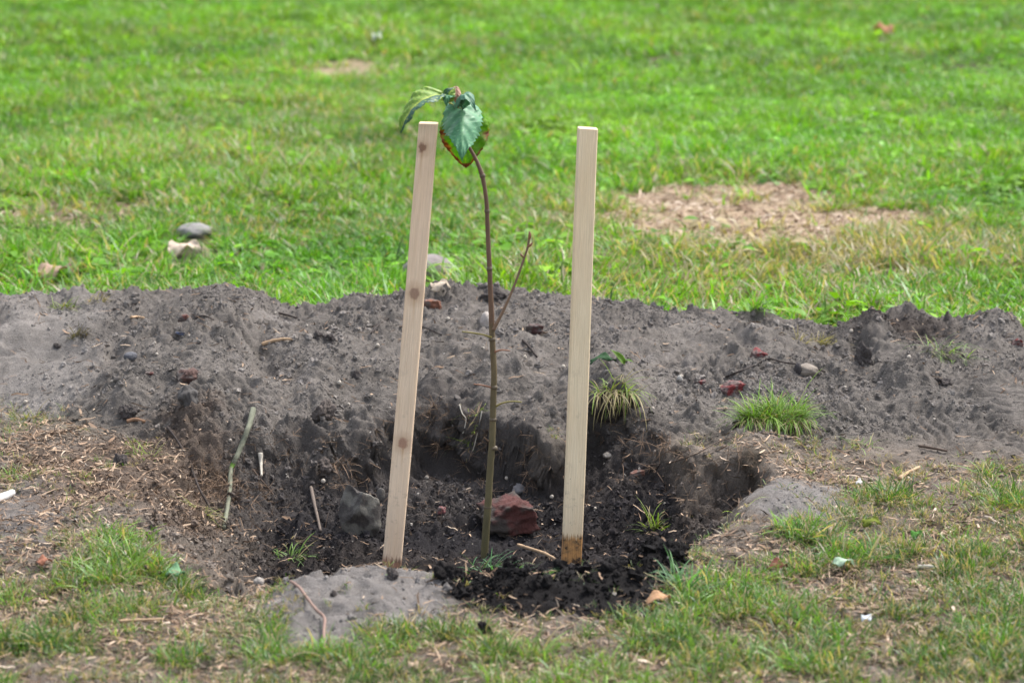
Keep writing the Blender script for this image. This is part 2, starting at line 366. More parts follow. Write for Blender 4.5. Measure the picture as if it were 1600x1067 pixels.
# ------------------------------------------------------------------ scattered stuff (geometry nodes, one object each)
def source(name, me):                              # a variant mesh kept out of the scene, read by the node tree only
    return bpy.data.objects.new(name, me)
def scatter(name, pts, rot, scl, var, variants, attrs, label, cat):
    me = bpy.data.meshes.new(name); n = len(pts)
    me.vertices.add(n); me.vertices.foreach_set('co', np.asarray(pts, np.float32).ravel())
    for an, dt, arr in [('rot', 'FLOAT_VECTOR', rot), ('scl', 'FLOAT_VECTOR', scl), ('var', 'INT', var)] + attrs:
        a = me.attributes.new(an, dt, 'POINT')
        a.data.foreach_set({'FLOAT_VECTOR': 'vector', 'FLOAT_COLOR': 'color'}.get(dt, 'value'), np.asarray(arr, np.int32 if dt == 'INT' else np.float32).ravel())
    ob = link(name, me)
    ng = bpy.data.node_groups.new(name + '_scatter', 'GeometryNodeTree')
    ng.interface.new_socket('Geometry', in_out='INPUT', socket_type='NodeSocketGeometry'); ng.interface.new_socket('Geometry', in_out='OUTPUT', socket_type='NodeSocketGeometry')
    N, L = ng.nodes, ng.links
    gi, go = N.new('NodeGroupInput'), N.new('NodeGroupOutput')
    join = N.new('GeometryNodeJoinGeometry')
    for v in reversed(variants):
        oi = N.new('GeometryNodeObjectInfo'); oi.inputs['Object'].default_value = v; oi.inputs['As Instance'].default_value = False
        g2 = N.new('GeometryNodeGeometryToInstance'); L.new(oi.outputs['Geometry'], g2.inputs[0]); L.new(g2.outputs[0], join.inputs[0])
    ip = N.new('GeometryNodeInstanceOnPoints'); L.new(gi.outputs[0], ip.inputs['Points']); L.new(join.outputs[0], ip.inputs['Instance']); ip.inputs['Pick Instance'].default_value = True
    def na(nm, dt):
        a = N.new('GeometryNodeInputNamedAttribute'); a.data_type = dt; a.inputs[0].default_value = nm; return a.outputs[0]
    L.new(na('var', 'INT'), ip.inputs['Instance Index'])
    L.new(na('rot', 'FLOAT_VECTOR'), ip.inputs['Rotation']); L.new(na('scl', 'FLOAT_VECTOR'), ip.inputs['Scale'])
    L.new(ip.outputs[0], go.inputs[0])
    md = ob.modifiers.new('scatter', 'NODES'); md.node_group = ng
    return tag(ob, label, cat, kind='stuff')

def blades(n, root, L, W, head, lean, curl, seg=3, dead=None, base_dir=None, r=None):
    """ribbons: arrays of length n; returns V, quads, tris, colour (rnd, along, dead)"""
    r = r or rng
    ts = np.linspace(0, 1, seg + 1)
    rnd = r.random(n); dead = r.random(n) if dead is None else dead
    V, C, F4, F3 = [], [], [], []
    twist = r.normal(0, .5, n)
    hx, hy = np.cos(head), np.sin(head); sx, sy = np.cos(head + math.pi / 2 + twist), np.sin(head + math.pi / 2 + twist)
    pos = np.array(root, float).copy(); prev = 0
    for i, t in enumerate(ts):
        if i:
            ang = lean + curl * ((ts[i - 1] + t) / 2) ** 1.2
            st = (L * (t - prev))
            pos = pos + np.stack([hx * np.sin(ang) * st, hy * np.sin(ang) * st, np.cos(ang) * st], -1); prev = t
        wv = W * (1 - .15 * t - .45 * t ** 2) * .5 * (0.8 if i == 0 else 1)
        side = np.stack([sx * wv, sy * wv, 0 * wv + .15 * wv * np.sin(twist)], -1)
        if i < seg:
            V += [pos - side, pos + side]; C += [np.stack([rnd, 0 * rnd + t, dead], -1)] * 2
        else:
            V += [pos]; C += [np.stack([rnd, 0 * rnd + t, dead], -1)]
    k = 2 * seg + 1
    V = np.stack(V, 1).reshape(-1, 3); C = np.stack(C, 1).reshape(-1, 3)
    b = np.arange(n)[:, None] * k
    for i in range(seg - 1): F4.append(b + np.array([2 * i, 2 * i + 1, 2 * i + 3, 2 * i + 2]))
    F3 = b + np.array([2 * seg - 2, 2 * seg - 1, 2 * seg])
    return V, np.concatenate(F4), F3, C
def tuft(name, n, rad, l0, l1, w0, w1, lean, curl, mat, seed, seg=3):
    r = np.random.default_rng(seed)
    a = r.random(n) * 6.283; q = np.sqrt(r.random(n)) * rad
    root = np.stack([np.cos(a) * q, np.sin(a) * q, np.full(n, -.006)], -1)
    L = l0 + (l1 - l0) * r.random(n) ** 1.3; W = w0 + (w1 - w0) * r.random(n)
    V, f4, f3, c = blades(n, root, L, W, a + r.normal(0, 1.1, n), np.abs(r.normal(lean * .5, lean * .6, n)), curl * (0.3 + r.random(n)), seg, None, None, r)
    me = mesh_np(name, V, f4, f3, c); me.materials.append(mat); return source(name, me)
def rosette(name, n, size, mat, seed):             # broad leaved weeds and clover
    r = np.random.default_rng(seed); V, F4, C = [], [], []
    for i in range(n):
        a = r.random() * 6.283; d = r.random() * .035; hgt = .012 + .03 * r.random(); s = size * (.6 + .6 * r.random()); w = s * (.45 + .3 * r.random())
        tilt = r.normal(0, .35); o = len(V); rd = r.random(); dd = .25 * r.random()
        for t in (0, .3, .65, 1):
            ww = w * math.sin(math.pi * (0.08 + .84 * t)) * .5; x = d + s * t; z = hgt + s * t * math.sin(tilt) - s * .5 * t * t
            for q in (-1, 0, 1):
                V.append((math.cos(a) * x - math.sin(a) * ww * q, math.sin(a) * x + math.cos(a) * ww * q, z + abs(q) * ww * .3)); C.append((rd, .6, dd))
        for i2 in range(3):
            for q in range(2): F4.append((o + i2 * 3 + q, o + i2 * 3 + q + 1, o + i2 * 3 + q + 4, o + i2 * 3 + q + 3))
    me = mesh_np(name, np.array(V), np.array(F4), None, np.array(C)); me.materials.append(mat); return source(name, me)

def pick(n, x0, x1, y0, y1, dens):
    x = rng.uniform(x0, x1, n); y = rng.uniform(y0, y1, n); keep = rng.random(n) < dens(x, y); return x[keep], y[keep]
# ---- the lawn beyond the heap
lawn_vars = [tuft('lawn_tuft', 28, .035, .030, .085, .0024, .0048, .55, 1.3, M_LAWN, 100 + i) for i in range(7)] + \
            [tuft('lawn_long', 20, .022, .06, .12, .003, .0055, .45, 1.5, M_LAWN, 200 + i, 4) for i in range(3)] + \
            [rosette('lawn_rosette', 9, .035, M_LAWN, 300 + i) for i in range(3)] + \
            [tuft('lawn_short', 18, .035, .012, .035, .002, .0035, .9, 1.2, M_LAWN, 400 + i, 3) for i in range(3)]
def lawn_bare(x, y):
    nm = fbm(x, y, .12, 3, 53)
    b = worn(x, y)
    b = np.maximum(b, sst(.3, .6, blob(x, y, 1385, 440, 60, 14) + .3 * nm))
    b = np.maximum(b, .88 * sst(.25, .65, blob(x, y, 550, 110, 90, 14) + .45 * nm + .2 * fbm(x, y, .5, 3, 44)))
    b = np.maximum(b, .92 * sst(.26, .50, blob(x, y, 110, 342, 160, 36) + .40 * nm))
    return b
CLEAR = [(302, 368, 46, 18), (290, 402, 42, 18), (668, 432, 56, 24), (90, 440, 46, 18), (1381, 58, 16, 9), (590, 73, 14, 9), (10, 440, 30, 14)]
def lawn_clear(x, y):
    return np.clip(1 - sum(blob(x, y, px, py + sy * .8, sx, sy * 1.3, 0, 4) for px, py, sx, sy in CLEAR), 0, 1)
def lawn_dry(x, y):
    d = .07 + .14 * sst(0, .5, fbm(x, y, .9, 4, 70)) + .16 * (1 - sst(9.5, 12.5, y)) * sst(-.4, .4, fbm(x, y, .5, 3, 71))
    d = d + .50 * blob(x, y, 1260, 370, 360, 60) + .5 * blob(x, y, 1200, 400, 300, 60) + .15 * blob(x, y, 350, 200, 330, 90) + .25 * blob(x, y, 100, 340, 160, 45) + .15 * blob(x, y, 560, 150, 260, 70)
    return np.clip(d, 0, .8)
def lawn(n, y0, y1, half, s):
    x, y = pick(n, -half, half, y0, y1, lambda x, y: (1 - masks(x, y)[4]) * (y > YC + .20) * (1 - .975 * lawn_bare(x, y)) * lawn_clear(x, y) * (.55 + .45 * sst(-.5, .2, fbm(x, y, .3, 3, 73))) * (np.abs(x) < .16 * y + .75))
    return x, y, np.full(len(x), s)
LX, LY, LS = [np.concatenate(v) for v in zip(lawn(30000, 7.6, 10.5, 2.6, 1.0), lawn(34000, 10.5, 15, 3.3, 1.15), lawn(34000, 15, 26, 5.2, 1.35))]
n = len(LX)
patch = fbm(LX, LY, .8, 4, 74); dry = lawn_dry(LX, LY); longm = sst(.1, .5, fbm(LX, LY, .45, 3, 75)) * .5 + .10
weed = sst(.15, .6, fbm(LX, LY, .7, 3, 76)) * .5 * (.4 + sst(-1, 2, LX)) * (1 - .6 * sst(.3, .6, dry)) + .04
u = rng.random(n)
var = np.where(u < weed, 10 + rng.integers(0, 3, n), np.where(u < weed + longm * .5 * (1 - dry), 7 + rng.integers(0, 3, n), rng.integers(0, 7, n)))
var = np.where(rng.random(n) < dry * .8, 13 + rng.integers(0, 3, n), var)
tint = np.clip(.22 + .55 * patch + .25 * fbm(LX, LY, .25, 2, 78) + rng.normal(0, .13, n) + .1 * sst(9, 15, LY), 0, 1)
sc = LS * (1 + .30 * (1 - sst(8.2, 11, LY))) * rng.uniform(.7, 1.35, n) * (1 + .5 * patch)
scatter('lawn_grass', np.stack([LX, LY, H(LX, LY, False)], -1), np.stack([rng.normal(0, .15, n), rng.normal(0, .15, n), rng.random(n) * 6.283], -1),
        np.stack([sc, sc, sc * rng.uniform(.42, .82, n)], -1), var, lawn_vars, [('tint', 'FLOAT', tint), ('lum', 'FLOAT', np.clip(1.08 + .42 * fbm(LX, LY, .22, 3, 79) + .28 * fbm(LX, LY, 1.3, 2, 81) + rng.normal(0, .18, n), .4, 1.7)), ('dry', 'FLOAT', np.clip(dry + rng.normal(0, .12, n), 0, 1))],
        'bright green patchy lawn stretching away behind the soil heap', 'lawn')

# ---- thin grass on the littered ground before the hole
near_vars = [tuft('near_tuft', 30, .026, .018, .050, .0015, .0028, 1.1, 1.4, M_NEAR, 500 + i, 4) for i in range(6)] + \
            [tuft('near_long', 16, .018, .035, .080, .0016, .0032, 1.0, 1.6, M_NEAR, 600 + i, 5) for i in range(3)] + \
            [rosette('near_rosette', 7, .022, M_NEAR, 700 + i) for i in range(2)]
NEAR = [(230, 870, 95, 42, 1.0), (300, 900, 110, 32, .9), (400, 880, 45, 30, .9), (90, 760, 60, 20, .15), (610, 1005, 95, 26, 1.1), (560, 1035, 60, 30, .9), (40, 1030, 90, 50, .75),
        (300, 1030, 150, 45, .4), (440, 960, 30, 50, .8), (110, 960, 120, 30, .25), (850, 1045, 170, 35, .8), (760, 975, 60, 25, .35), (800, 875, 55, 9, .55), (1110, 905, 60, 40, 1.0), (1080, 960, 80, 25, .7),
        (1000, 1000, 90, 30, .8), (1230, 850, 70, 22, .8), (1380, 785, 110, 18, 1.0), (1310, 810, 45, 16, .9), (1450, 800, 60, 14, .7), (1545, 745, 75, 14, .7), (1575, 790, 60, 22, .5),
        (1300, 880, 130, 35, .4), (1250, 960, 160, 40, .45), (1400, 1000, 200, 60, .34), (1560, 960, 120, 60, .38), (1560, 1050, 120, 40, .4), (1200, 1050, 120, 30, .6), (1340, 700, 30, 12, .35),
        (1500, 860, 110, 30, .22), (40, 655, 40, 14, .3), (25, 740, 50, 14, .25), (-250, 900, 300, 120, .6), (1850, 900, 300, 130, .6), (800, 1180, 1500, 80, .7)]
BARE_N = [(560, 930, 150, 52), (1235, 795, 75, 32), (1450, 690, 160, 34), (500, 985, 60, 30), (880, 925, 170, 40), (1020, 880, 50, 30), (30, 800, 80, 45), (40, 880, 60, 30), (300, 765, 160, 50), (120, 690, 110, 40), (1150, 850, 55, 22)]
def near_dens(x, y):
    k, d, t, zc, heap, back = masks(x, y)
    m = sum(a * blob(x, y, px, py, sx, sy) for px, py, sx, sy, a in NEAR)
    m = m * .75 + .09 + .05 * (1 - sst(5.3, 5.7, y)) + .35 * (sst(.2, .5, fbm(x, y, .2, 3, 80))) * m
    for px, py, sx, sy in BARE_N: m = m * (1 - .93 * blob(x, y, px, py, sx, sy, 0, 4))
    m = m * (.35 + .9 * sst(-.25, .25, fbm(x, y, .09, 3, 82)))
    m = m * (1 - sst(.05, .25, k)) * (1 - heap)
    return np.clip(m, 0, 1)
x, y = pick(80000, -1.9, 1.9, 3.6, 7.0, lambda x, y: near_dens(x, y))
n = len(x); m = near_dens(x, y)
u = rng.random(n); var = np.where(u < 0, 9 + rng.integers(0, 2, n), np.where(u < .30 * sst(.3, .9, m), 6 + rng.integers(0, 3, n), rng.integers(0, 6, n)))
sc = rng.uniform(.6, 1.2, n) * (.55 + .55 * sst(.1, .7, m))
right = sst(.2, 1.0, x)
scatter('foreground_grass', np.stack([x, y, H(x, y)], -1), np.stack([rng.normal(0, .3, n), rng.normal(0, .3, n), rng.random(n) * 6.283], -1), np.stack([sc, sc, sc * .9], -1), var, near_vars,
        [('lum', 'FLOAT', np.clip(.9 + .7 * fbm(x, y, .12, 3, 84) + rng.normal(0, .15, n), .45, 1.5)), ('tint', 'FLOAT', np.clip(.45 + .5 * fbm(x, y, .4, 3, 83) - .25 * right + rng.normal(0, .15, n), 0, 1)), ('dry', 'FLOAT', np.clip(.28 + .3 * (1 - sst(.1, .6, m)) + .12 * right + rng.normal(0, .1, n), 0, 1))],
        'thin worn grass growing in tufts on the littered ground before the hole', 'grass')

# ---- chips, straw and dead leaf bits
def chip(name, seed, long):
    r = np.random.default_rng(seed); n = 5; V = []
    ln, wd = (1.0, .075) if long else (1.0, .24)
    bend = r.normal(0, .09); tw = r.normal(0, .5)
    for i in range(n):
        t = i / (n - 1); w = wd * (.35 + .65 * math.sin(math.pi * (.12 + .76 * t))) * r.uniform(.8, 1.2) * .5
        yy = bend * (t - .5) ** 2 * 2; z = r.normal(0, .015) + abs(t - .5) * r.normal(.04, .06)
        for q in (-1, 1): V.append(((t - .5) * ln, yy + q * w * math.cos(tw * t), z + q * w * math.sin(tw * t)))
    V = np.array(V); Fq = [(2 * i, 2 * i + 1, 2 * i + 3, 2 * i + 2) for i in range(n - 1)]
    me = mesh_np(name, V, np.array(Fq), None, None, False); me.materials.append(M_LITTER); return source(name, me)
chips = [chip('chip', 800 + i, False) for i in range(5)] + [chip('straw', 850 + i, True) for i in range(5)]
LIT = [(1400, 720, 170, 34, 1.3), (1300, 745, 80, 18, 1.0), (250, 740, 170, 60, .55), (330, 690, 90, 40, .5), (1450, 880, 200, 70, .7), (1350, 960, 250, 60, .8), (200, 970, 230, 55, .8), (760, 985, 90, 28, 1.0),
       (830, 965, 60, 15, .6), (1150, 950, 140, 40, .5), (60, 700, 110, 45, .6), (430, 860, 35, 22, .6), (500, 1060, 200, 30, .6), (1050, 1050, 200, 40, .5), (100, 830, 130, 30, .4), (400, 920, 60, 30, .5), (1180, 855, 90, 16, .5),
       (800, 1180, 1500, 90, .6), (-250, 850, 260, 150, .6), (1850, 850, 260, 150, .8)]
def lit_dens(x, y):
    k, d, t, zc, heap, back = masks(x, y)
    m = .10 + sum(a * blob(x, y, px, py, sx, sy) for px, py, sx, sy, a in LIT)
    for px, py, sx, sy in BARE_N[:5]: m = m * (1 - .88 * blob(x, y, px, py, sx, sy, 0, 4))
    m = m * (.4 + .9 * sst(-.3, .3, fbm(x, y, .12, 3, 90)))
    m = m * (1 - .55 * sst(.2, .9, k)) * (1 - .90 * heap) + .03
    m = m + .26 * (1 - sst(5.5, 5.9, y))
    for px, py, sx, sy in BARE_N[:6]: m = m * (1 - .9 * blob(x, y, px, py, sx, sy, 0, 4))
    return np.clip(m, 0, 1) * (y < 7.9)
x, y = pick(230000, -1.9, 1.9, 3.6, 7.9, lit_dens)
x2, y2 = pick(70000, *[-2.6, 3.2], 7.7, 12.5, lambda x, y: (lawn_bare(x, y) * .9 + .05 + .12 * blob(x, y, 1250, 400, 300, 70)) * (1 - masks(x, y)[4]))
x = np.concatenate([x, x2]); y = np.concatenate([y, y2]); n = len(x)
var = np.where(rng.random(n) < .33, rng.integers(0, 5, n), 5 + rng.integers(0, 5, n))
sc = rng.uniform(.007, .026, n) * (1 + 1.0 * rng.random(n) ** 6) * (1 + .8 * (y > 8)) * np.where(var >= 5, 1.35, .75)
scatter('dry_litter', np.stack(lean(x, y, H(x, y) + .003), -1), np.stack([rng.normal(0, .35, n), rng.normal(0, .30, n), rng.random(n) * 6.283], -1), np.stack([sc] * 3, -1), var, chips,
        [('tint', 'FLOAT', np.clip(rng.beta(1.7, 2.0, n) - .10 * masks(x, y)[4] + .22 * (y > 8), 0, 1))], 'tan wood chips, straw and dead leaf bits strewn on the ground', 'litter')

# ---- crumbs of soil
def crumb(name, seed, mat):
    bm = bmesh.new(); bmesh.ops.create_icosphere(bm, subdivisions=2, radius=.5); r = random.Random(seed); o = Vector((r.random() * 9, r.random() * 9, r.random() * 9))
    for v in bm.verts: v.co *= 1 + .8 * mnoise.noise(v.co * 3.4 + o); v.co.z *= .65
    me = bpy.data.meshes.new(name); bm.to_mesh(me); bm.free(); me.materials.append(mat); return source(name, me)
crumbs = [crumb('crumb', 900 + i, M_CRUMB) for i in range(5)]
def crumb_dens(x, y):
    k, d, t, zc, heap, back = masks(x, y)
    m = heap * .55 + .9 * sst(.1, .6, k) + .75 * blob(x, y, 880, 915, 180, 45, 0, 4) + .6 * blob(x, y, 1020, 878, 60, 32) + .10 + .55 * blob(x, y, 270, 740, 190, 90)
    tread = np.clip(blob(x, y, 70, 570, 110, 45, .05) + blob(x, y, 1450, 672, 55, 25, .0) + blob(x, y, 1570, 640, 60, 45, .03) + .5 * blob(x, y, 560, 925, 150, 60), 0, 1)
    m = m + 2.0 * np.clip(1 - np.abs(k - .5) * 2, 0, 1) * sst(6.3, 6.6, y)
    return np.clip(m * (1 - .8 * tread) * (.22 + 1.1 * sst(-.25, .4, fbm(x, y, .16, 3, 95))), 0, 1) * (y < 7.95)
x, y = pick(330000, -1.75, 1.75, 4.6, 7.95, crumb_dens); n = len(x)
sc = .0024 + .0048 * rng.random(n) ** 3.5 + .015 * rng.random(n) ** 34
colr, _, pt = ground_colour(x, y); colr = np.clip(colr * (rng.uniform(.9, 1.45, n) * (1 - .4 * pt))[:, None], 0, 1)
pale = rng.random(n) < .012; colr[pale] = np.array([.40, .36, .31]) * rng.uniform(.7, 1.2, pale.sum())[:, None]; sc[pale] = np.clip(sc[pale], .003, .0065)
sc = sc * (1 + .6 * pt)
scatter('soil_crumbs', np.stack(lean(x, y, H(x, y) + sc * .15), -1), rng.random((n, 3)) * 6.283, np.stack([sc] * 3, -1), rng.integers(0, 5, n), crumbs,
        [('shade', 'FLOAT_COLOR', np.concatenate([colr, np.ones((n, 1))], 1))], 'loose crumbs of grey and dark soil on the heap and in the hole', 'soil')

# ---- hair roots torn out along the rim
def root_dens(x, y):
    k, d, t, zc, heap, back = masks(x, y)
    return np.clip(np.exp(-((k - .35) / .35) ** 2) * (.25 + sst(6.2, 6.5, y)) * (.2 + sst(-.1, .4, fbm(x, y, .1, 2, 97))) * (k > .02), 0, 1)
root_vars = []
for i in range(4):
    r_ = np.random.default_rng(940 + i); m_ = 7; hd = r_.random(m_) * 6.283
    V, f4, f3, c = blades(m_, np.zeros((m_, 3)), .012 + .035 * r_.random(m_), np.full(m_, .0011), hd, .9 + r_.random(m_), 1.4 * r_.random(m_), 5, None, None, r_)
    me = mesh_np('hair_root', V, f4, f3, c); me.materials.append(M_LITTER); root_vars.append(source('hair_root', me))
x, y = pick(26000, -.75, .65, 5.9, 6.95, root_dens); n = len(x); sc = rng.uniform(.5, 1.3, n)
scatter('hair_roots', np.stack(lean(x, y, H(x, y)), -1), np.stack([rng.normal(0, .8, n), rng.normal(0, .8, n), rng.random(n) * 6.283], -1), np.stack([sc] * 3, -1), rng.integers(0, 4, n), root_vars,
        [('tint', 'FLOAT', rng.uniform(.05, .6, n))], 'fine torn hair roots hanging out of the walls of the hole', 'roots')

# ------------------------------------------------------------------ stakes
def stake_mat(name, seed, knots, wet, tone):
    t = NT(name); o = t.n('ShaderNodeTexCoord').outputs['Object']
    mp = t.n('ShaderNodeMapping'); t.l(o, mp.inputs[0]); mp.inputs['Scale'].default_value = (1, 1, .035); mp.inputs['Location'].default_value = (seed, seed * 1.7, seed)
    g1 = t.noise(330, 5, mp.outputs[0], .6); g2 = t.noise(900, 3, mp.outputs[0], .6)
    mp2 = t.n('ShaderNodeMapping'); t.l(o, mp2.inputs[0]); mp2.inputs['Scale'].default_value = (1, 1, .12)
    g3 = t.noise(24, 3, mp2.outputs[0])
    col = t.mix(t.rng(g1, .35, .65), tone, tuple(v * .84 for v in tone))
    col = t.mix(t.math('MULTIPLY', t.rng(g2, .55, .7), .35), col, (tone[0] * .70, tone[1] * .62, tone[2] * .52))
    col = t.mix(t.rng(g3, .4, .7, 0, .45), col, (tone[0] * .92, tone[1] * .80, tone[2] * .66))
    sp = t.n('ShaderNodeSeparateXYZ'); t.l(o, sp.inputs[0])
    for kx, kz, r, dk in knots:
        dx = t.math('SUBTRACT', sp.outputs[0], kx); dz = t.math('MULTIPLY', t.math('SUBTRACT', sp.outputs[2], kz), .85)
        d = t.math('SQRT', t.math('ADD', t.math('MULTIPLY', dx, dx), t.math('MULTIPLY', dz, dz)))
        kn_n = t.noise(95 + 200 * r, 3, o, .6); d = t.math('ADD', d, t.math('MULTIPLY', t.math('SUBTRACT', kn_n, .5), .011))
        ring = t.math('MULTIPLY', t.math('ADD', t.math('SINE', t.math('MULTIPLY', d, 2600)), 1), .25)
        kn = t.mix(ring, dk, tuple(v * .55 for v in dk))
        halo = t.rng(d, r * 2.6, r, 0, .45); col = t.mix(halo, col, (.36, .20, .11))
        # resin streak running down from the knot
        st = t.math('MULTIPLY', t.rng(t.math('ABSOLUTE', t.math('ADD', dx, t.math('MULTIPLY', t.math('SUBTRACT', g3, .5), .01))), .0035, .001), t.math('MULTIPLY', t.rng(dz, -.07, -.01), t.rng(dz, 0, -.004)))
        col = t.mix(t.math('MULTIPLY', st, .45), col, (.40, .23, .10))
        col = t.mix(t.rng(d, r * 1.15, r * .75, 0, .85), col, kn)
    wz, wc, dirt = wet
    col = t.mix(t.math('MULTIPLY', t.math('MULTIPLY', t.rng(t.noise(38, 5, o, .75), .56, .68), t.rng(sp.outputs[2], .55, .05, 0, 1)), .5), col, (.22, .17, .13))
    col = t.mix(t.math('MULTIPLY', t.rng(t.noise(7, 3, o), .45, .7), .22), col, (tone[0] * .72, tone[1] * .66, tone[2] * .62))
    e = t.rng(t.math('ADD', sp.outputs[2], t.math('MULTIPLY', t.math('SUBTRACT', g1, .5), .05)), wz, wz - .012)
    col = t.mix(t.math('MULTIPLY', e, .88), col, t.mix(t.rng(t.noise(70, 4, o), .4, .62), wc, tuple(v * .35 for v in wc)))
    if dirt:
        col = t.mix(t.math('MULTIPLY', t.math('MULTIPLY', e, t.rng(t.noise(55, 5, o, .7), .52, .60)), .9), col, (.03, .022, .018))
        col = t.mix(t.math('MULTIPLY', t.rng(t.noise(240, 2, o), .70, .74), t.rng(sp.outputs[2], .35, .05)), col, (.10, .07, .05))
    return t.done(t.principled(col, .78, .22, t.bump(t.math('ADD', g1, t.math('MULTIPLY', g2, .5)), .0022, .9)))
def stake(top_px, base_px, Yb, Yt, wd, dp, mat, label, yaw, topslope):
    b = AT(*base_px, Yb); tp = AT(*top_px, Yt); ax = (tp - b); L = ax.length; ax.normalize()
    bury = .10; bm = bmesh.new(); n = 14; rings = []
    r = random.Random(int(wd * 1e6)); c = .0022
    for i in range(n + 1):
        t = i / n; z = -bury + (L + bury) * t; hw = wd / 2 * (1 + r.uniform(-.012, .012)); hd = dp / 2; ox = .0012 * math.sin(t * 5 + wd * 300)
        pr = [(-hw + c, -hd), (hw - c, -hd), (hw, -hd + c), (hw, hd - c), (hw - c, hd), (-hw + c, hd), (-hw, hd - c), (-hw, -hd + c)]
        rings.append([bm.verts.new((ox + px, py, z + (topslope[0] * px + topslope[1] * py if i == n else 0))) for px, py in pr])
    for i in range(n):
        for j in range(8): bm.faces.new((rings[i][j], rings[i][(j + 1) % 8], rings[i + 1][(j + 1) % 8], rings[i + 1][j]))
    ins = [bm.verts.new((v.co.x * .93, v.co.y * .9, v.co.z + .0012)) for v in rings[-1]]
    for j in range(8): bm.faces.new((rings[-1][j], rings[-1][(j + 1) % 8], ins[(j + 1) % 8], ins[j]))
    bm.faces.new(ins); bm.faces.new(rings[0][::-1])
    me = bpy.data.meshes.new('wooden_stake'); bm.to_mesh(me); bm.free()
    o = link('wooden_stake', me, mat); o.location = b
    zq = ax; xq = Vector((math.cos(yaw), math.sin(yaw), 0)); xq = (xq - zq * xq.dot(zq)).normalized(); yq = zq.cross(xq)
    o.rotation_euler = Matrix((xq, yq, zq)).transposed().to_euler()
    return tag(o, label, 'stake', 'wooden stakes standing in the planting hole')
stake((670.5, 193), (612.5, 878), 5.98, 6.10, .0405, .022, stake_mat('pine_knotty', 3, [(-.009, .900, .0085, (.24, .13, .08)), (.0005, .587, .0110, (.30, .18, .125)), (.003, .262, .0100, (.34, .18, .12))], (.014, (.33, .15, .09), False), (.78, .60, .43)),
      'pale pine stake leaning right, with three round brown knots', R(-3), (.05, .2))
stake((919, 201), (892, 880), 5.98, 6.12, .0425, .024, stake_mat('pine_clear', 8, [(.03, 2.0, .01, (.2, .1, .1))], (.066, (.44, .20, .05), True), (.78, .635, .43)),
      'knot-free pine stake with orange brown soaked foot', R(7), (-.02, .2))

# ------------------------------------------------------------------ sapling
def tube(name, pts, rad, mat, parent=None, seg=9, cfun=None, jit=0, seed=1):
    """lofted stem through pts (world), radius per point"""
    P_ = [Vector(p) for p in pts]; r = random.Random(seed)
    # resample with Catmull-Rom
    out, rr = [], []
    for i in range(len(P_) - 1):
        p0 = P_[max(i - 1, 0)]; p1 = P_[i]; p2 = P_[i + 1]; p3 = P_[min(i + 2, len(P_) - 1)]
        for k in range(5):
            t = k / 5; t2 = t * t; t3 = t2 * t
            out.append(.5 * ((2 * p1) + (p2 - p0) * t + (2 * p0 - 5 * p1 + 4 * p2 - p3) * t2 + (3 * p1 - p0 - 3 * p2 + p3) * t3)); rr.append(rad[i] + (rad[i + 1] - rad[i]) * t)
    out.append(P_[-1]); rr.append(rad[-1])
    V, F4, C = [], [], []; n = len(out); side = Vector((1, .3, 0)).normalized()
    for i, p in enumerate(out):
        d = (out[min(i + 1, n - 1)] - out[max(i - 1, 0)]).normalized()
        s = side - d * side.dot(d)
        if s.length < .05: s = Vector((0, 1, 0)) - d * d.y
        s.normalize(); side = s; q = d.cross(s)
        for j in range(seg):
            a = 2 * math.pi * j / seg; rad_ = rr[i] * (1 + jit * r.uniform(-1, 1)); V.append(p + s * math.cos(a) * rad_ + q * math.sin(a) * rad_)
            C.append(cfun(i / (n - 1), a, r) if cfun else (.2, .15, .1))
        if i:
            for j in range(seg): F4.append(((i - 1) * seg + j, (i - 1) * seg + (j + 1) % seg, i * seg + (j + 1) % seg, i * seg + j))
    org = parent.location if parent else P_[0]
    V.append(out[0]); V.append(out[-1]); C += [C[0], C[-1]]; k = len(V)
    F3 = [(k - 2, (j + 1) % seg, j) for j in range(seg)] + [(k - 1, (n - 1) * seg + j, (n - 1) * seg + (j + 1) % seg) for j in range(seg)]
    V = np.array([list(v - org) for v in V])
    me = mesh_np(name, V, np.array(F4), np.array(F3), np.array(C)); o = link(name, me, mat, parent)
    if not parent: o.location = org
    return o
YS = 6.06
tr_px = [(756, 900), (757, 866), (760, 820), (763, 780), (766, 730), (769, 690), (770, 655), (771, 620), (772, 580), (770, 545), (768.5, 510), (767, 470), (765.5, 430), (764, 400), (762, 360), (760.5, 320), (757, 292), (753, 273), (745, 252), (737, 237), (726, 218), (716, 198), (708, 176), (703, 160), (706, 150)]
yoff = [0, 0, .003, .006, .01, .013, .016, .018, .02, .022, .024, .026, .03, .034, .038, .04, .04, .042, .048, .052, .056, .06, .066, .07, .065]
tpts = [AT(a, b, YS + c) for (a, b), c in zip(tr_px, yoff)]
trad = [v * 1.0 for v in (.0086, .0086, .0083, .0080, .0077, .0074, .0072, .0069, .0067, .0066, .0064, .0058, .0056, .0054, .0051, .0047, .0046, .0052, .0042, .0040, .0036, .0032, .0028, .0024, .0018)]
sap = empty('sapling', tpts[1]); tag(sap, 'thin leafy young tree standing between the two pine stakes', 'tree')
def bark(t, a, r):
    g = .5 + .5 * math.sin(t * 60); low = max(0, 1 - t * 2.2)
    c = np.array((.095, .078, .040)) * low + np.array((.125, .070, .042)) * (1 - low)
    if .02 < t < .42: c = c * .8 + np.array((.06, .075, .02)) * .35
    return tuple(c * (.75 + .35 * g * .5 + .25 * r.random()))
tube('trunk', tpts, trad, M_BARK, sap, 12, bark, .05)
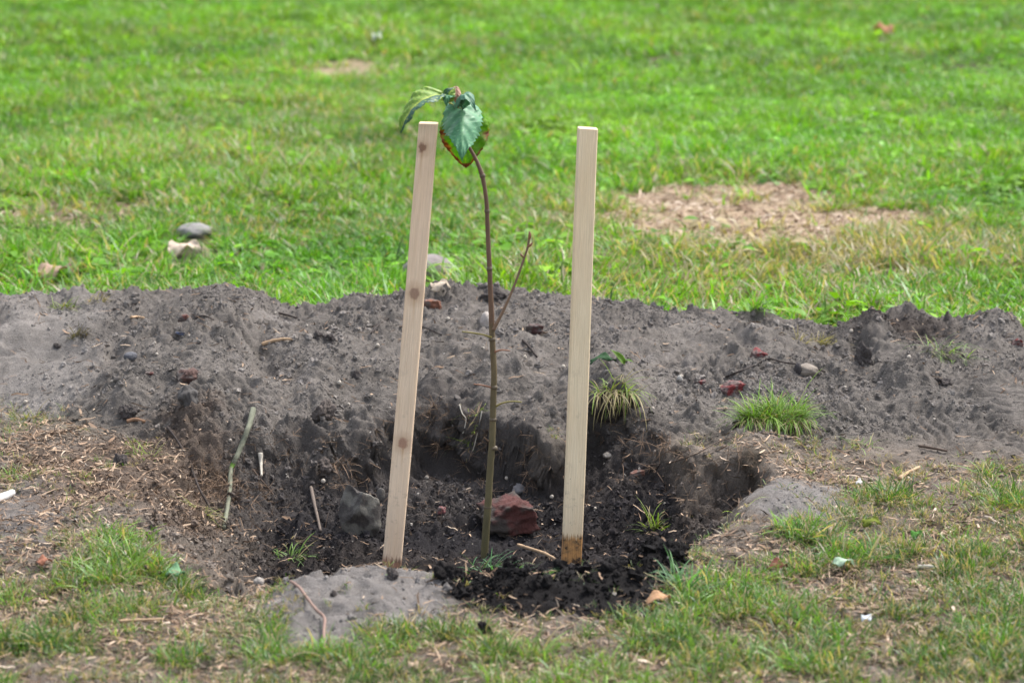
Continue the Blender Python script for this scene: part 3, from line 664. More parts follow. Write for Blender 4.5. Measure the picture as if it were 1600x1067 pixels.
for (px, py, off, rr) in [(770, 655, .016, .0088), (771.5, 700, .012, .0088), (762, 792, .006, .0096), (769, 530, .022, .0080), (761, 330, .04, .0062), (754, 275, .042, .0068), (765, 420, .03, .0066), (772, 605, .018, .0082)]:
    c = AT(px, py, YS + off); d = Vector((0, 0, .0045)); tube('node_ring', [c - d, c - d * .3, c + d * .3, c + d], [rr * .78, rr, rr * .98, rr * .74], M_BARK, sap, 12, lambda t, a, r: (.10, .075, .045))
def branch(name, pts, rad, y0, dy, colf, seed=0, par=sap):
    return tube(name, [AT(a, b, YS + y0 + dy * i) for i, (a, b) in enumerate(pts)], rad, M_BARK, par, 7, colf, .06, seed)
br = lambda t, a, r: tuple(np.array((.20, .125, .08)) * (.8 + .4 * r.random()))
branch('branch', [(771, 515), (778, 502), (787, 484), (797, 462), (806, 440), (814, 418), (821, 398), (825, 384), (827, 370)], [.0052, .0038, .0034, .0031, .0028, .0026, .0024, .0026, .0022], .02, -.004, br)
branch('bud', [(827, 374), (828, 368), (827, 361)], [.0026, .0040, .0008], -.012, 0, lambda t, a, r: (.22, .10, .05))
branch('bud', [(824, 386), (829, 383), (832, 379)], [.0022, .0030, .0008], -.010, 0, lambda t, a, r: (.22, .10, .05))
branch('bud', [(819, 402), (815, 399), (813, 396)], [.0020, .0026, .0008], -.008, 0, lambda t, a, r: (.20, .11, .05))
yel = lambda t, a, r: (.24 - .02 * t, .19, .06); red = lambda t, a, r: (.26, .13, .08)
for pts, cf in [([(768, 527), (755, 523), (738, 520), (722, 518)], yel), ([(773, 550), (783, 547), (797, 548)], red), ([(770, 606), (755, 602), (740, 600)], red), ([(773, 636), (784, 630), (800, 627), (815, 628)], yel), ([(770, 690), (762, 688), (757, 683)], br)]:
    branch('side_twig', pts, [.0028] + [.0019] * (len(pts) - 2) + [.0013], .018, -.008, cf, 3)
# leaves
def leaf(name, base, tip, width, normal, colf, parent, mat=M_LEAF, fold=.25, droop=.0, curl=.0, nu=44, nv=21, serr=.07, wave=.07, seed=1, org=None, shape=1.0, ripple=26, pw=.62, lobe=.07):
    base, tip = Vector(base), Vector(tip); ax = tip - base; L = ax.length; ax.normalize()
    nr = (Vector(normal) - ax * Vector(normal).dot(ax)).normalized(); sd_ = ax.cross(nr); r = random.Random(seed); ph = r.random() * 6
    V, C, F4 = [], [], []
    for i in range(nu + 1):
        t = i / nu
        hw = (math.sin(math.pi * min(1, t ** pw * shape)) ** .8 * (1 - .28 * t)) if 0 < t < 1 else 0
        hw = max(hw, 0) * (1 + serr * math.sin(t * 90)) * width / 2
        for j in range(nv + 1):
            s = j / nv * 2 - 1; a = abs(s); w_ = s * hw
            z = fold * abs(w_) - droop * L * (t - .5) ** 2 * 4 + droop * L - curl * (w_ ** 2) / width * 4
            vein = math.sin(ripple * (t - a * .32)); z += .026 * width * vein * (.3 + a) * (a > .04) + wave * width * math.sin(t * 9 + ph + (2 if s > 0 else 0)) * a ** 2
            V.append(base + ax * (t * L + -lobe * L * (a ** 2) * (1 - t) ** 1.5) + sd_ * w_ + nr * z)
            isv = (abs(vein) > .988) or a < .07
            C.append(colf(t, s, isv, r))
    for i in range(nu):
        for j in range(nv): a = i * (nv + 1) + j; F4.append((a, a + 1, a + nv + 2, a + nv + 1))
    o_ = parent.location if parent else (org or base)
    V = np.array([list(v - o_) for v in V]); me = mesh_np(name, V, np.array(F4), None, np.array(C)); o = link(name, me, mat, parent)
    if not parent: o.location = o_
    sm = o.modifiers.new('thickness', 'SOLIDIFY'); sm.thickness = .0004
    return o
A = lambda px, py, o=0: AT(px, py, YS + o)
def c_blue(t, s, v, r):
    c = np.array((.20, .42, .22)) if v else np.array((.10, .29, .14)); return tuple(c * (.85 + .3 * r.random()))
def c_edge(t, s, v, r):
    e = abs(s) + .25 * (t - .5) + .08 * math.sin(t * 31 + s * 9); c = np.array((.24, .36, .03)) if v else np.array((.17, .33, .018))
    e -= .16 * (s < 0) + .25 * (t < .4) - .10 * math.sin(t * 17) * (s < 0)
    if e > .84 or t > .93: c = np.array((.20, .060, .022)) if (int(t * 24) % 3) else np.array((.32, .14, .05))
    elif e > .77: c = np.array((.30, .24, .03))
    return tuple(c * (.8 + .35 * r.random()))
def c_green(t, s, v, r):
    c = np.array((.40, .48, .10)) if v else (np.array((.19, .32, .04)) if s > -.2 else np.array((.06, .15, .09))); return tuple(c * (.8 + .4 * r.random()))
def c_dark(t, s, v, r): return tuple((np.array((.16, .32, .18)) if v else np.array((.075, .21, .12))) * (.8 + .4 * r.random()))
L5 = .085; lf = lambda *a, **k: leaf('leaf', *a, sap, **k)
a = lf(A(722, 168, .055), A(723, 249, -.035), .094, (0, -.8, .6), c_blue, fold=-.25, droop=.10, curl=.35, seed=2, lobe=.22, pw=.58, wave=.09); a['label'] = 'bluish green leaf hanging in front'
a = lf(A(723, 166, .085), A(728, 263, .075), .122, (-.1, -1, .1), c_edge, fold=-.1, droop=.05, curl=.10, seed=4, pw=.92, serr=.03, mat=M_LEAF_T); a['label'] = 'yellow green leaf with scorched brown edge'
a = lf(A(689, 148, .03), A(626, 208, .0), .072, (-.28, -.42, .75), c_green, fold=.45, droop=.22, curl=.2, seed=5); a['label'] = 'narrow drooping leaf seen edge on'
a = lf(A(722, 168, .04), A(744, 174, -.02), .052, (.1, -.7, .7), c_dark, fold=.7, droop=.5, curl=.8, seed=6, wave=.12); a['label'] = 'curled dark leaf'
a = lf(A(723, 163, .05), A(731, 148, .01), .030, (.1, -.8, .4), c_dark, fold=.6, droop=.3, curl=.5, seed=8, wave=.12)
a = lf(A(700, 156, .04), A(712, 137, .04), .036, (-.3, -.8, .3), c_green, fold=.5, droop=.3, curl=.3, seed=9, wave=.1)
a = lf(A(704, 148, .04), A(697, 166, .02), .030, (-.3, -.8, .3), c_blue, fold=.5, droop=.3, curl=.3, seed=12, wave=.1)
a = lf(A(712, 137, .05), A(716, 170, .035), .022, (.1, -.9, .1), lambda t, s, v, r: tuple(np.array((.42, .22, .15)) * (.7 + .5 * r.random())), fold=.5, droop=.1, curl=.5, seed=10, wave=.2); a['label'] = 'withered pink brown leaf'
branch('leaf_stalk', [(706, 163), (699, 160), (692, 156), (686, 154)], [.0013] * 4, .05, -.005, lambda t, a, r: (.30, .33, .06), 5)
branch('leaf_stalk', [(704, 160), (710, 166), (718, 170), (723, 168)], [.0013] * 4, .065, -.005, lambda t, a, r: (.22, .25, .06), 5)
branch('leaf_stalk', [(703, 160), (700, 148), (702, 132)], [.0010, .0008, .0005], .065, -.002, lambda t, a, r: (.28, .30, .10), 5)

# ------------------------------------------------------------------ stones, brick rubble, clods
def rock(name, px, py, wpx, hpx, col, label, cat, seed, mat=None, sink=.25, depth=1.0, facet=0, edge=None, group=None, sub=4, rough=.25, rotz=None):
    """irregular stone, its foot at the photo point (px, py)"""
    p = P(px, py); dist = p.y * math.cos(PITCH) + (CAM_H - p.z) * math.sin(PITCH); W = wpx / F * dist; Hh = hpx / F * dist * 1.02
    r = random.Random(seed); bm = bmesh.new()
    if facet:
        bmesh.ops.create_icosphere(bm, subdivisions=sub, radius=.5)
        pl = []
        for _ in range(facet):
            v = Vector((r.gauss(0, 1), r.gauss(0, 1), r.gauss(0, .8))).normalized(); pl.append((v, r.uniform(.30, .42)))
        for v in bm.verts:
            for q, h in pl:
                e = v.co.dot(q) - h
                if e > 0: v.co -= q * e
    else: bmesh.ops.create_icosphere(bm, subdivisions=sub, radius=.5)
    o = Vector((r.random() * 20, r.random() * 20, r.random() * 20))
    for v in bm.verts:
        n_ = v.co.normalized(); v.co += n_ * (rough * .35 * mnoise.noise(v.co * 2.2 + o) + rough * .16 * mnoise.noise(v.co * 6 + o) + rough * .07 * mnoise.noise(v.co * 14 + o))
    mn = [min(v.co[i] for v in bm.verts) for i in range(3)]; mx = [max(v.co[i] for v in bm.verts) for i in range(3)]
    for v in bm.verts:
        q = [(v.co[i] - mn[i]) / (mx[i] - mn[i]) for i in range(3)]
        v.co = Vector(((q[0] - .5) * W, (q[1] - .5) * W * depth, (q[2] - sink) * Hh / (1 - sink) * .98))
    me = bpy.data.meshes.new(name); bm.to_mesh(me); bm.free()
    for f in me.polygons: f.use_smooth = True
    nvt = len(me.vertices); co = np.zeros(nvt * 3); me.vertices.foreach_get('co', co); co = co.reshape(-1, 3)
    base = np.array(col); c = np.tile(base, (nvt, 1)).astype(float)
    nn = fbm(co[:, 0] / W * 3 + seed, (co[:, 2] + co[:, 1]) / W * 3, 1.0, 4, seed)
    c *= (1 + .35 * nn)[:, None]
    if edge is not None:
        m_ = sst(-.05, .25, fbm(co[:, 0] / W * 4 + seed, co[:, 2] / W * 4 + co[:, 1] / W * 2, 1.0, 3, seed + 5))[:, None]; c = c * (1 - m_) + np.array(edge) * m_
    ca = me.color_attributes.new('col', 'FLOAT_COLOR', 'POINT'); ca.data.foreach_set('color', np.concatenate([np.clip(c, 0, 1), np.ones((nvt, 1))], 1).astype(np.float32).ravel())
    o = link(name, me, mat or (M_STONE if wpx > 40 else M_STONE_S)); o.location = p + Vector((0, W * depth * .35, 0)); o.location.z = p.z
    if rotz is not None: o.rotation_euler = (0, 0, rotz)
    return tag(o, label, cat, group)
rock('stone', 562, 838, 68, 76, (.060, .053, .048), 'dark angular stone on the hole floor left of the knotty stake', 'stone', 31, facet=14, sink=.28, depth=.9, edge=(.15, .14, .12), sub=5, rough=.20)
rock('stone', 808, 772, 30, 14, (.17, .16, .16), 'small grey stone lying against the top of the dark red brick lump', 'stone', 33)
rock('stone', 595, 783, 14, 20, (.10, .09, .08), 'narrow brown stone wedged just left of the knotty stake', 'stone', 35)
rock('stone', 302, 372, 58, 20, (.22, .21, .20), 'flat pale grey stone in the grass at upper left', 'stone', 36, sink=.3)
rock('stone', 668, 438, 84, 36, (.20, .175, .165), 'brownish grey stone in the grass behind the knotty stake', 'stone', 37, sink=.35)
rock('stone', 1262, 588, 38, 18, (.20, .17, .14), 'buff stone on the heap above the round grass sod', 'stone', 38)
rock('stone', 760, 512, 20, 24, (.34, .30, .27), 'cream stone on the heap touching the left of the sapling stem', 'stone', 39)
rock('stone', 1247, 586, 12, 18, (.045, .04, .04), 'narrow dark stone standing beside the buff stone', 'stone', 40)
rock('stone', 404, 914, 17, 11, (.28, .25, .22), 'off-white stone at the left edge of the sand patch', 'stone', 42)
rock('stone', 952, 716, 20, 8, (.36, .32, .27), 'flat cream pebble on the lump right of the clear stake', 'stone', 43)
rock('stone', 1062, 596, 10, 9, (.36, .34, .31), 'pale pebble left of the red brick shards on the heap', 'stone', 44)
rock('stone', 293, 630, 34, 28, (.07, .064, .060), 'dark grey angular stone below the dull red brick lump', 'stone', 45, facet=9, rough=.45, sink=.35)
rock('stone', 203, 563, 22, 12, (.10, .10, .11), 'bluish flat stone pressed in the trodden soil', 'stone', 46)
# brick rubble
def brick(px, py, wpx, hpx, label, seed, col=(.17, .055, .04), edge=(.115, .10, .09), yaw=0, roll=0, depth=.8, name='brick_fragment'):
    p = P(px, py); dist = p.y * math.cos(PITCH) + (CAM_H - p.z) * math.sin(PITCH); W = wpx / F * dist; Hh = hpx / F * dist
    r = random.Random(seed); bm = bmesh.new(); bmesh.ops.create_cube(bm, size=1); bmesh.ops.subdivide_edges(bm, edges=bm.edges[:], cuts=15, use_grid_fill=True)
    cut = [(Vector((r.choice((-1, 1)) * r.uniform(.5, 1), r.uniform(-.6, .6), r.choice((-1, 1)) * r.uniform(.3, 1))).normalized(), r.uniform(.42, .52)) for _ in range(4)]
    o = Vector((r.random() * 20,) * 3)
    for v in bm.verts:
        for q, h in cut:
            e = v.co.dot(q) - h
            if e > 0: v.co -= q * e
        v.co += v.co.normalized() * (.14 * mnoise.noise(v.co * 2.5 + o) + .09 * mnoise.noise(v.co * 6 + o) + .05 * mnoise.noise(v.co * 15 + o))
        v.co = Vector((v.co.x * W, v.co.y * W * depth, (v.co.z + (.32 if wpx > 50 else .2)) * Hh))
    me = bpy.data.meshes.new(name); bm.to_mesh(me); bm.free(); me.polygons.foreach_set('use_smooth', [True] * len(me.polygons))
    nvt = len(me.vertices); co = np.zeros(nvt * 3); me.vertices.foreach_get('co', co); co = co.reshape(-1, 3)
    c = np.tile(np.array(col) * (.62 if wpx < 50 else 1), (nvt, 1)) * (1 + .4 * fbm(co[:, 0] / W * 6, (co[:, 2] + co[:, 1] * .5) / W * 6, 1, 3, seed))[:, None]
    if edge is not None:
        m_ = (sst(-.15, .20, fbm(co[:, 0] / W * 3.5 + 3, co[:, 2] / W * 4 + co[:, 1] / W * 2, 1, 3, seed + 3) + .55 * -co[:, 0] / W + (.12 if wpx > 50 else -.02)) * (1 if wpx > 50 else .8))[:, None]; c = c * (1 - m_) + np.array(edge) * m_
    ca = me.color_attributes.new('col', 'FLOAT_COLOR', 'POINT'); ca.data.foreach_set('color', np.concatenate([np.clip(c, 0, 1), np.ones((nvt, 1))], 1).astype(np.float32).ravel())
    ob = link(name, me, M_STONE if wpx > 40 else M_STONE_S); ob.location = p + Vector((0, W * depth * .3, 0)); ob.rotation_euler = (0, roll, yaw)
    return tag(ob, label, 'brick')
brick(796, 828, 78, 48, 'large soil-caked dark red brick lump behind the sapling stem', 51, (.080, .030, .026), (.052, .044, .038), R(12), R(-12))
brick(298, 597, 40, 24, 'dull red brown brick lump left on the heap', 52, (.13, .075, .062))
brick(288, 500, 18, 11, 'small red brick chip near the crest at left', 53, (.19, .08, .065))
brick(1146, 612, 36, 19, 'bright red brick shard right of centre on the heap', 54, (.26, .05, .05), (.115, .10, .09), R(20), R(-12))
brick(1186, 559, 25, 15, 'broken red brick shard above the bright red one', 55, (.26, .06, .06), (.115, .10, .09), R(-20), R(14))
brick(1094, 599, 16, 5, 'thin red brick sliver left of the bright red shard', 56, (.20, .05, .05))
brick(676, 481, 26, 14, 'orange brick chip on the crest right of the knotty stake', 57, (.30, .13, .08))
brick(835, 518, 26, 13, 'dark brownish red brick chip right of the sapling', 58, (.11, .055, .05))
brick(1590, 538, 16, 10, 'red brick chip at the far right of the heap', 59, (.24, .05, .05))
brick(233, 587, 12, 6, 'tiny red brick chip left of the dull brick lump', 60, (.17, .07, .06))
brick(690, 800, 12, 10, 'tiny pinkish brick chip on the hole floor between stake and stem', 61, (.30, .12, .12))
brick(996, 745, 22, 13, 'pinkish brick chip in the lump right of the clear stake', 62, (.26, .13, .10))
brick(281, 524, 14, 6, 'flat blue shard lying on the left of the heap', 63, (.10, .13, .22), name='pottery_shard')['category'] = 'shard'
# clods
CL = [(497, 529, 18, 12, 'dark clod on the heap left of the knotty stake, the left of a pair'), (515, 535, 24, 12, 'dark clod on the heap left of the knotty stake, the right of a pair'),
      (557, 592, 15, 13, 'black clod near the middle of the left heap slope'), (186, 728, 24, 18, 'round black clod among the litter at left'), (89, 545, 13, 9, 'dark clod beside the trodden patch'),
      (200, 655, 36, 22, 'flat dark slab of soil among litter at left'), (1473, 602, 34, 12, 'dark flat clod in the dip right of the heap'), (758, 992, 24, 20, 'black clod in the chips before the peat'),
      (612, 905, 22, 16, 'dark clod on the sand patch near the knotty stake'), (521, 932, 12, 10, 'small dark clod in the middle of the sand patch'), (696, 905, 40, 28, 'black peat clod at the sand patch edge'), (505, 655, 40, 26, 'brown slanting clod on the heap slope above the hole'),
      (1350, 572, 30, 36, 'dark upright clod with a crack on the right mound'), (770, 470, 46, 20, 'dark crumbly clod on the crest behind the sapling'), (505, 745, 40, 26, 'rooty brown clod in the left wall of the hole'), (1300, 862, 18, 13, 'dark clod on the sandy strip right of the peat'),
      (1045, 870, 44, 26, 'black peat clod at the right end of the peat'), (960, 895, 46, 22, 'black peat clod in the middle of the peat strip'), (715, 905, 26, 18, 'second black peat clod at the sand patch edge'), (1120, 835, 34, 20, 'brownish clod by the right rim of the hole')]
for i, (px, py, a, b, lb) in enumerate(CL):
    pk = 'peat' in lb; rock('soil_clod', px, py, a, b, (.018, .016, .016) if pk else (.085, .074, .070) if 'black' in lb or 'dark' in lb else (.12, .10, .09), lb, 'clod', 70 + i, M_SOIL, sub=5, rough=.95, sink=.42)
# white pebbles that nothing tells apart
pebs = [(700, 500), (755, 545), (655, 505), (590, 542), (880, 575), (820, 560), (912, 590), (1135, 540), (1110, 535), (1120, 527), (1020, 640), (650, 575), (640, 590), (245, 555), (203, 562), (296, 526), (242, 538), (530, 600), (545, 633),
        (1330, 520), (1260, 620), (1320, 608), (1350, 642), (505, 755), (480, 768), (667, 748), (862, 779), (930, 797), (792, 752), (1230, 795), (1105, 800), (480, 510), (575, 505), (360, 690), (310, 690), (40, 630), (1065, 590), (1000, 735), (945, 742), (1420, 560)]
MARKS = [(565, 800, 'dark angular stone in the hole'), (797, 795, 'large dark red brick lump'), (298, 585, 'dull red brown brick lump'), (288, 495, 'red brick chip near the left crest'), (675, 475, 'orange brick chip on the crest'), (1146, 603, 'bright red brick shard'),
         (1186, 552, 'upper broken red brick shard'), (1270, 577, 'buff stone on the heap'), (506, 526, 'pair of dark clods'), (434, 537, 'tan splinter on the heap'), (557, 587, 'black clod on the slope'), (1210, 650, 'round grass sod'), (966, 605, 'drooping grass sod'),
         (842, 512, 'dark brownish brick chip'), (827, 545, 'short dark twig right of the stem'), (375, 690, 'mossy stick'), (100, 475, 'pale green tuft at far left'), (1285, 535, 'dry brown tuft on the crest'), (1475, 555, 'long tuft in the right mound'), (745, 650, 'yellow green sprig'),
         (952, 716, 'flat cream pebble on the lump'), (996, 745, 'pinkish brick chip in the lump'), (1450, 675, 'boot print'), (490, 800, 'short stick in the hole'), (120, 525, 'dark matted root tuft'), (281, 522, 'flat blue shard'), (965, 555, 'upright green leaf blade'),
         (40, 650, 'thin pale tuft at far left'), (1235, 795, 'sandy strip at the right rim'), (408, 736, 'upright cream splinter'), (640, 570, 'middle of the knotty stake'), (905, 560, 'middle of the clear stake'), (690, 800, 'tiny pinkish brick chip'), (1062, 596, 'larger pale pebble')]
proto, used = None, set()
for px, py in pebs:
    mx_, my_, ph = min(MARKS, key=lambda m: abs(m[0] - px) + 1.3 * abs(m[1] - py)); ddx, ddy = px - mx_, (py - my_) * 1.3
    side = ('right of' if ddx > 0 else 'left of') if abs(ddx) > abs(ddy) else ('in front of' if ddy > 0 else 'behind')
    lb = f'tiny pale pebble {side} the {ph}'
    if lb in used: continue
    used.add(lb)
    if proto is None:
        proto = rock('pebble', px, py, 6, 4.5, (.42, .37, .31), lb, 'pebble', 130, sub=2, group='tiny pale pebbles scattered on the dug soil'); continue
    o = proto.copy(); COL.objects.link(o); o.location = P(px, py); s_ = rng.uniform(.6, 1.15); o.scale = (s_, s_, s_); o.rotation_euler = (0, 0, rng.random() * 6); o['label'] = lb

# ------------------------------------------------------------------ sticks and twigs
def stick(name, pts, rpx, label, cat, cf, lift=.004, taper=.7, mat=M_STICK, seed=4, ends=None, jit=.12):
    W = []
    for i, (a, b) in enumerate(pts):
        p = P(a, b, lift); W.append(p)
    if ends is not None: W[0].z += ends[0]; W[-1].z += ends[1]
    d = W[0].y / math.cos(PITCH); n = len(W)
    o = tube(name, W, [rpx / F * d * (1 - (1 - taper) * i / (n - 1)) for i in range(n)], mat, None, 8, cf, jit, seed)
    return tag(o, label, cat)
def mossy(t, a, r):
    c = np.array((.14, .145, .105)) * (.65 + .6 * r.random())
    if .50 < t < .56: c = np.array((.10, .20, .03))
    return tuple(c)
brn = lambda t, a, r: tuple(np.array((.09, .065, .05)) * (.7 + .6 * r.random())); drk = lambda t, a, r: tuple(np.array((.045, .036, .032)) * (.7 + .6 * r.random()))
tan = lambda t, a, r: tuple(np.array((.42, .29, .18)) * (.75 + .5 * r.random())); wht = lambda t, a, r: tuple(np.array((.46, .42, .35)) * (.75 + .4 * r.random()))
stick('stick', [(396, 646), (388, 675), (378, 700), (369, 722), (361, 741), (359, 770), (355, 800), (350, 830)], 4.6, 'grey green mossy stick leaning down the left slope of the hole', 'stick', mossy, .008, .72)
stick('stick', [(486, 768), (491, 790), (496, 812), (501, 834)], 3.0, 'short grey brown stick stuck at the left of the hole floor', 'stick', lambda t, a, r: (.15, .12, .10), .006)
stick('twig', [(262, 672), (282, 700), (300, 738), (312, 768), (328, 798), (342, 826)], 2.0, 'long thin dark twig left of the mossy stick', 'twig', drk, .005)
stick('twig', [(395, 738), (410, 756), (424, 772), (434, 790)], 1.6, 'thin brown twig at the left rim of the hole', 'twig', brn, .006)
stick('twig', [(1134, 592), (1160, 582), (1184, 572), (1202, 564), (1222, 569), (1250, 573), (1290, 584)], 1.5, 'bent thin dark twig above the bright red brick shard', 'twig', drk, .005)
stick('twig', [(817, 534), (827, 545), (839, 560)], 2.2, 'short dark twig on the heap right of the stem', 'twig', drk, .004)
stick('twig', [(580, 524), (592, 510), (606, 501), (622, 499)], 1.4, 'thin curved dark twig left of the knotty stake', 'twig', drk, .004)
stick('twig', [(658, 512), (672, 518), (690, 526)], 1.2, 'thin dark twig right of the knotty stake', 'twig', drk, .004)
stick('twig', [(306, 500), (318, 496), (334, 502)], 1.4, 'small curved dark twig beside the red chip at left', 'twig', drk, .004)
stick('twig', [(436, 492), (450, 496), (464, 500)], 1.8, 'short dark twig below the crest at left', 'twig', drk, .004)
stick('twig', [(416, 500), (414, 498)], 1.0, 'stub of dark twig', 'twig', drk) if False else None
stick('wood_splinter', [(410, 541), (425, 536), (442, 533), (458, 534)], 3.2, 'tan wood splinter on the heap left of the stakes', 'splinter', tan, .004, .5)
stick('wood_splinter', [(810, 857), (830, 863), (850, 871), (870, 880)], 2.8, 'long tan splinter on the hole floor left of the clear stake', 'splinter', tan, .008, .8)
stick('wood_splinter', [(205, 500), (215, 498), (225, 499)], 2.2, 'small tan splinter near the crest at left', 'splinter', tan, .004)
stick('wood_splinter', [(407, 720), (408, 736), (409, 754)], 4.0, 'upright cream splinter at the left rim of the hole', 'splinter', wht, .016, .4)
stick('wood_splinter', [(198, 661), (212, 659), (226, 662)], 3.6, 'brown chip of bark beside the flat soil slab', 'splinter', lambda t, a, r: (.22, .13, .08), .004)
stick('wood_splinter', [(1436, 700), (1455, 703), (1480, 708)], 2.4, 'dark brown splinter below the boot print', 'splinter', brn, .005)
stick('wood_splinter', [(1405, 752), (1420, 742), (1436, 734)], 3.4, 'tan stick lying in the wood chips at right', 'splinter', tan, .006)
stick('wood_splinter', [(-12, 790), (4, 784), (20, 777)], 8.0, 'smooth white piece of wood at the left edge', 'splinter', lambda t, a, r: (.55, .53, .50), .010, .75, jit=.03)
stick('wood_splinter', [(186, 980), (220, 978), (256, 977)], 2.6, 'straight tan straw stick in the lower left grass', 'splinter', tan, .012)
stick('wood_splinter', [(1435, 893), (1455, 894), (1462, 895)], 4.0, 'pale chip in the litter at lower right', 'splinter', wht, .01)
stick('dry_stalk', [(455, 918), (468, 928), (480, 944), (494, 962), (507, 975), (506, 998), (508, 1024)], 2.6, 'pinkish brown bent dead stem crossing the sand patch', 'stem', lambda t, a, r: (.24, .16, .13), .012, .9)
stick('root_strand', [(753, 658), (748, 680), (741, 705), (731, 738)], 1.0, 'long pale root hanging down the back wall beside the stem', 'root', wht, .012, .7, ends=(.01, .0))
stick('root_strand', [(718, 640), (722, 655), (728, 664), (726, 678), (723, 688)], 1.1, 'curly pale root under the small green sprig', 'root', wht, .012)
stick('root_strand', [(1010, 735), (1050, 730), (1090, 716), (1120, 700), (1150, 690)], 1.0, 'thin arched root across the right rim of the hole', 'root', brn, .012)
stick('root_strand', [(872, 742), (868, 752), (866, 765)], 1.1, 'short pale root on the wall left of the clear stake', 'root', wht, .008) if False else None

# ------------------------------------------------------------------ loose leaves
def flat_leaf(name, px, py, wpx, label, col, seed, cat='leaf', yaw=0, up=.012, asp=.6, fold=.35, dr=.25):
    p = P(px, py, up); d = p.y; W = wpx / F * d; a = Vector((math.cos(yaw), math.sin(yaw), 0)) * W / 2
    o = leaf(name, p - a, p + a, W * asp * 1.6, (0, -.25, 1), lambda t, s, v, r: tuple(np.array(col) * (.75 + .4 * r.random()) * (1.15 if v else 1)), None, M_DEADLEAF, fold, dr, .3, 16, 8, .05, .2, seed, org=p)
    return tag(o, label, cat)
flat_leaf('dead_leaf', 290, 402, 52, 'pale tan dead leaf lying in the grass at upper left', (.58, .47, .38), 1, up=.03, fold=.15, dr=.12, asp=.5)
flat_leaf('dead_leaf', 88, 440, 58, 'brown curled dead leaf at the grass edge far left', (.42, .29, .22), 2, up=.03, yaw=.2, fold=.2, dr=.15, asp=.5)
flat_leaf('dead_leaf', 1381, 60, 20, 'orange brown dead leaf far off in the lawn', (.50, .24, .15), 3, up=.05, asp=1.1, yaw=1.2)
flat_leaf('dead_leaf', 590, 72, 15, 'whitish scrap of leaf far off in the lawn', (.55, .60, .50), 4, up=.05, asp=1)
flat_leaf('dead_leaf', 1030, 962, 42, 'curved tan dead leaf in the grass before the peat', (.46, .27, .15), 5, up=.03, yaw=.5, asp=.4)
flat_leaf('dead_leaf', 70, 888, 26, 'reddish brown dead leaf at lower left', (.30, .13, .08), 6, up=.012)
flat_leaf('dead_leaf', 645, 1050, 20, 'buff dead leaf at the bottom near the middle', (.45, .33, .24), 7, up=.012, yaw=1.9)
flat_leaf('dead_leaf', 690, 462, 34, 'torn straw coloured leaf on the crest right of the knotty stake', (.46, .38, .30), 8, up=.018, yaw=.5, asp=.5)
flat_leaf('dead_leaf', 1215, 896, 32, 'dark red brown leaf in the lower right litter', (.18, .07, .045), 10, up=.012)
flat_leaf('fallen_leaf', 273, 912, 34, 'fresh grey green leaf lying in the lower left grass', (.16, .30, .16), 11, up=.02, asp=.7)
flat_leaf('fallen_leaf', 943, 569, 40, 'dark green leaf flat on the heap right of the clear stake', (.030, .075, .030), 12, up=.006, asp=.35)
flat_leaf('fallen_leaf', 1363, 830, 30, 'yellow green mossy leaf in the litter at right', (.14, .17, .02), 13, up=.015, asp=.5)
flat_leaf('fallen_leaf', 1433, 852, 20, 'fresh green leaf in the litter at right', (.07, .20, .03), 14, up=.02, asp=.7)
flat_leaf('fallen_leaf', 1318, 893, 34, 'pale mint green leaf scrap in the lower right litter', (.40, .52, .38), 15, up=.015, asp=.4)
flat_leaf('paper_scrap', 1352, 982, 14, 'small white scrap in the lower right litter', (.66, .68, .75), 16, 'scrap', up=.02, asp=.9, yaw=2)
flat_leaf('paper_scrap', 1343, 768, 12, 'small white scrap near the dark green tuft at right', (.60, .57, .55), 17, 'scrap', up=.02, asp=.9)

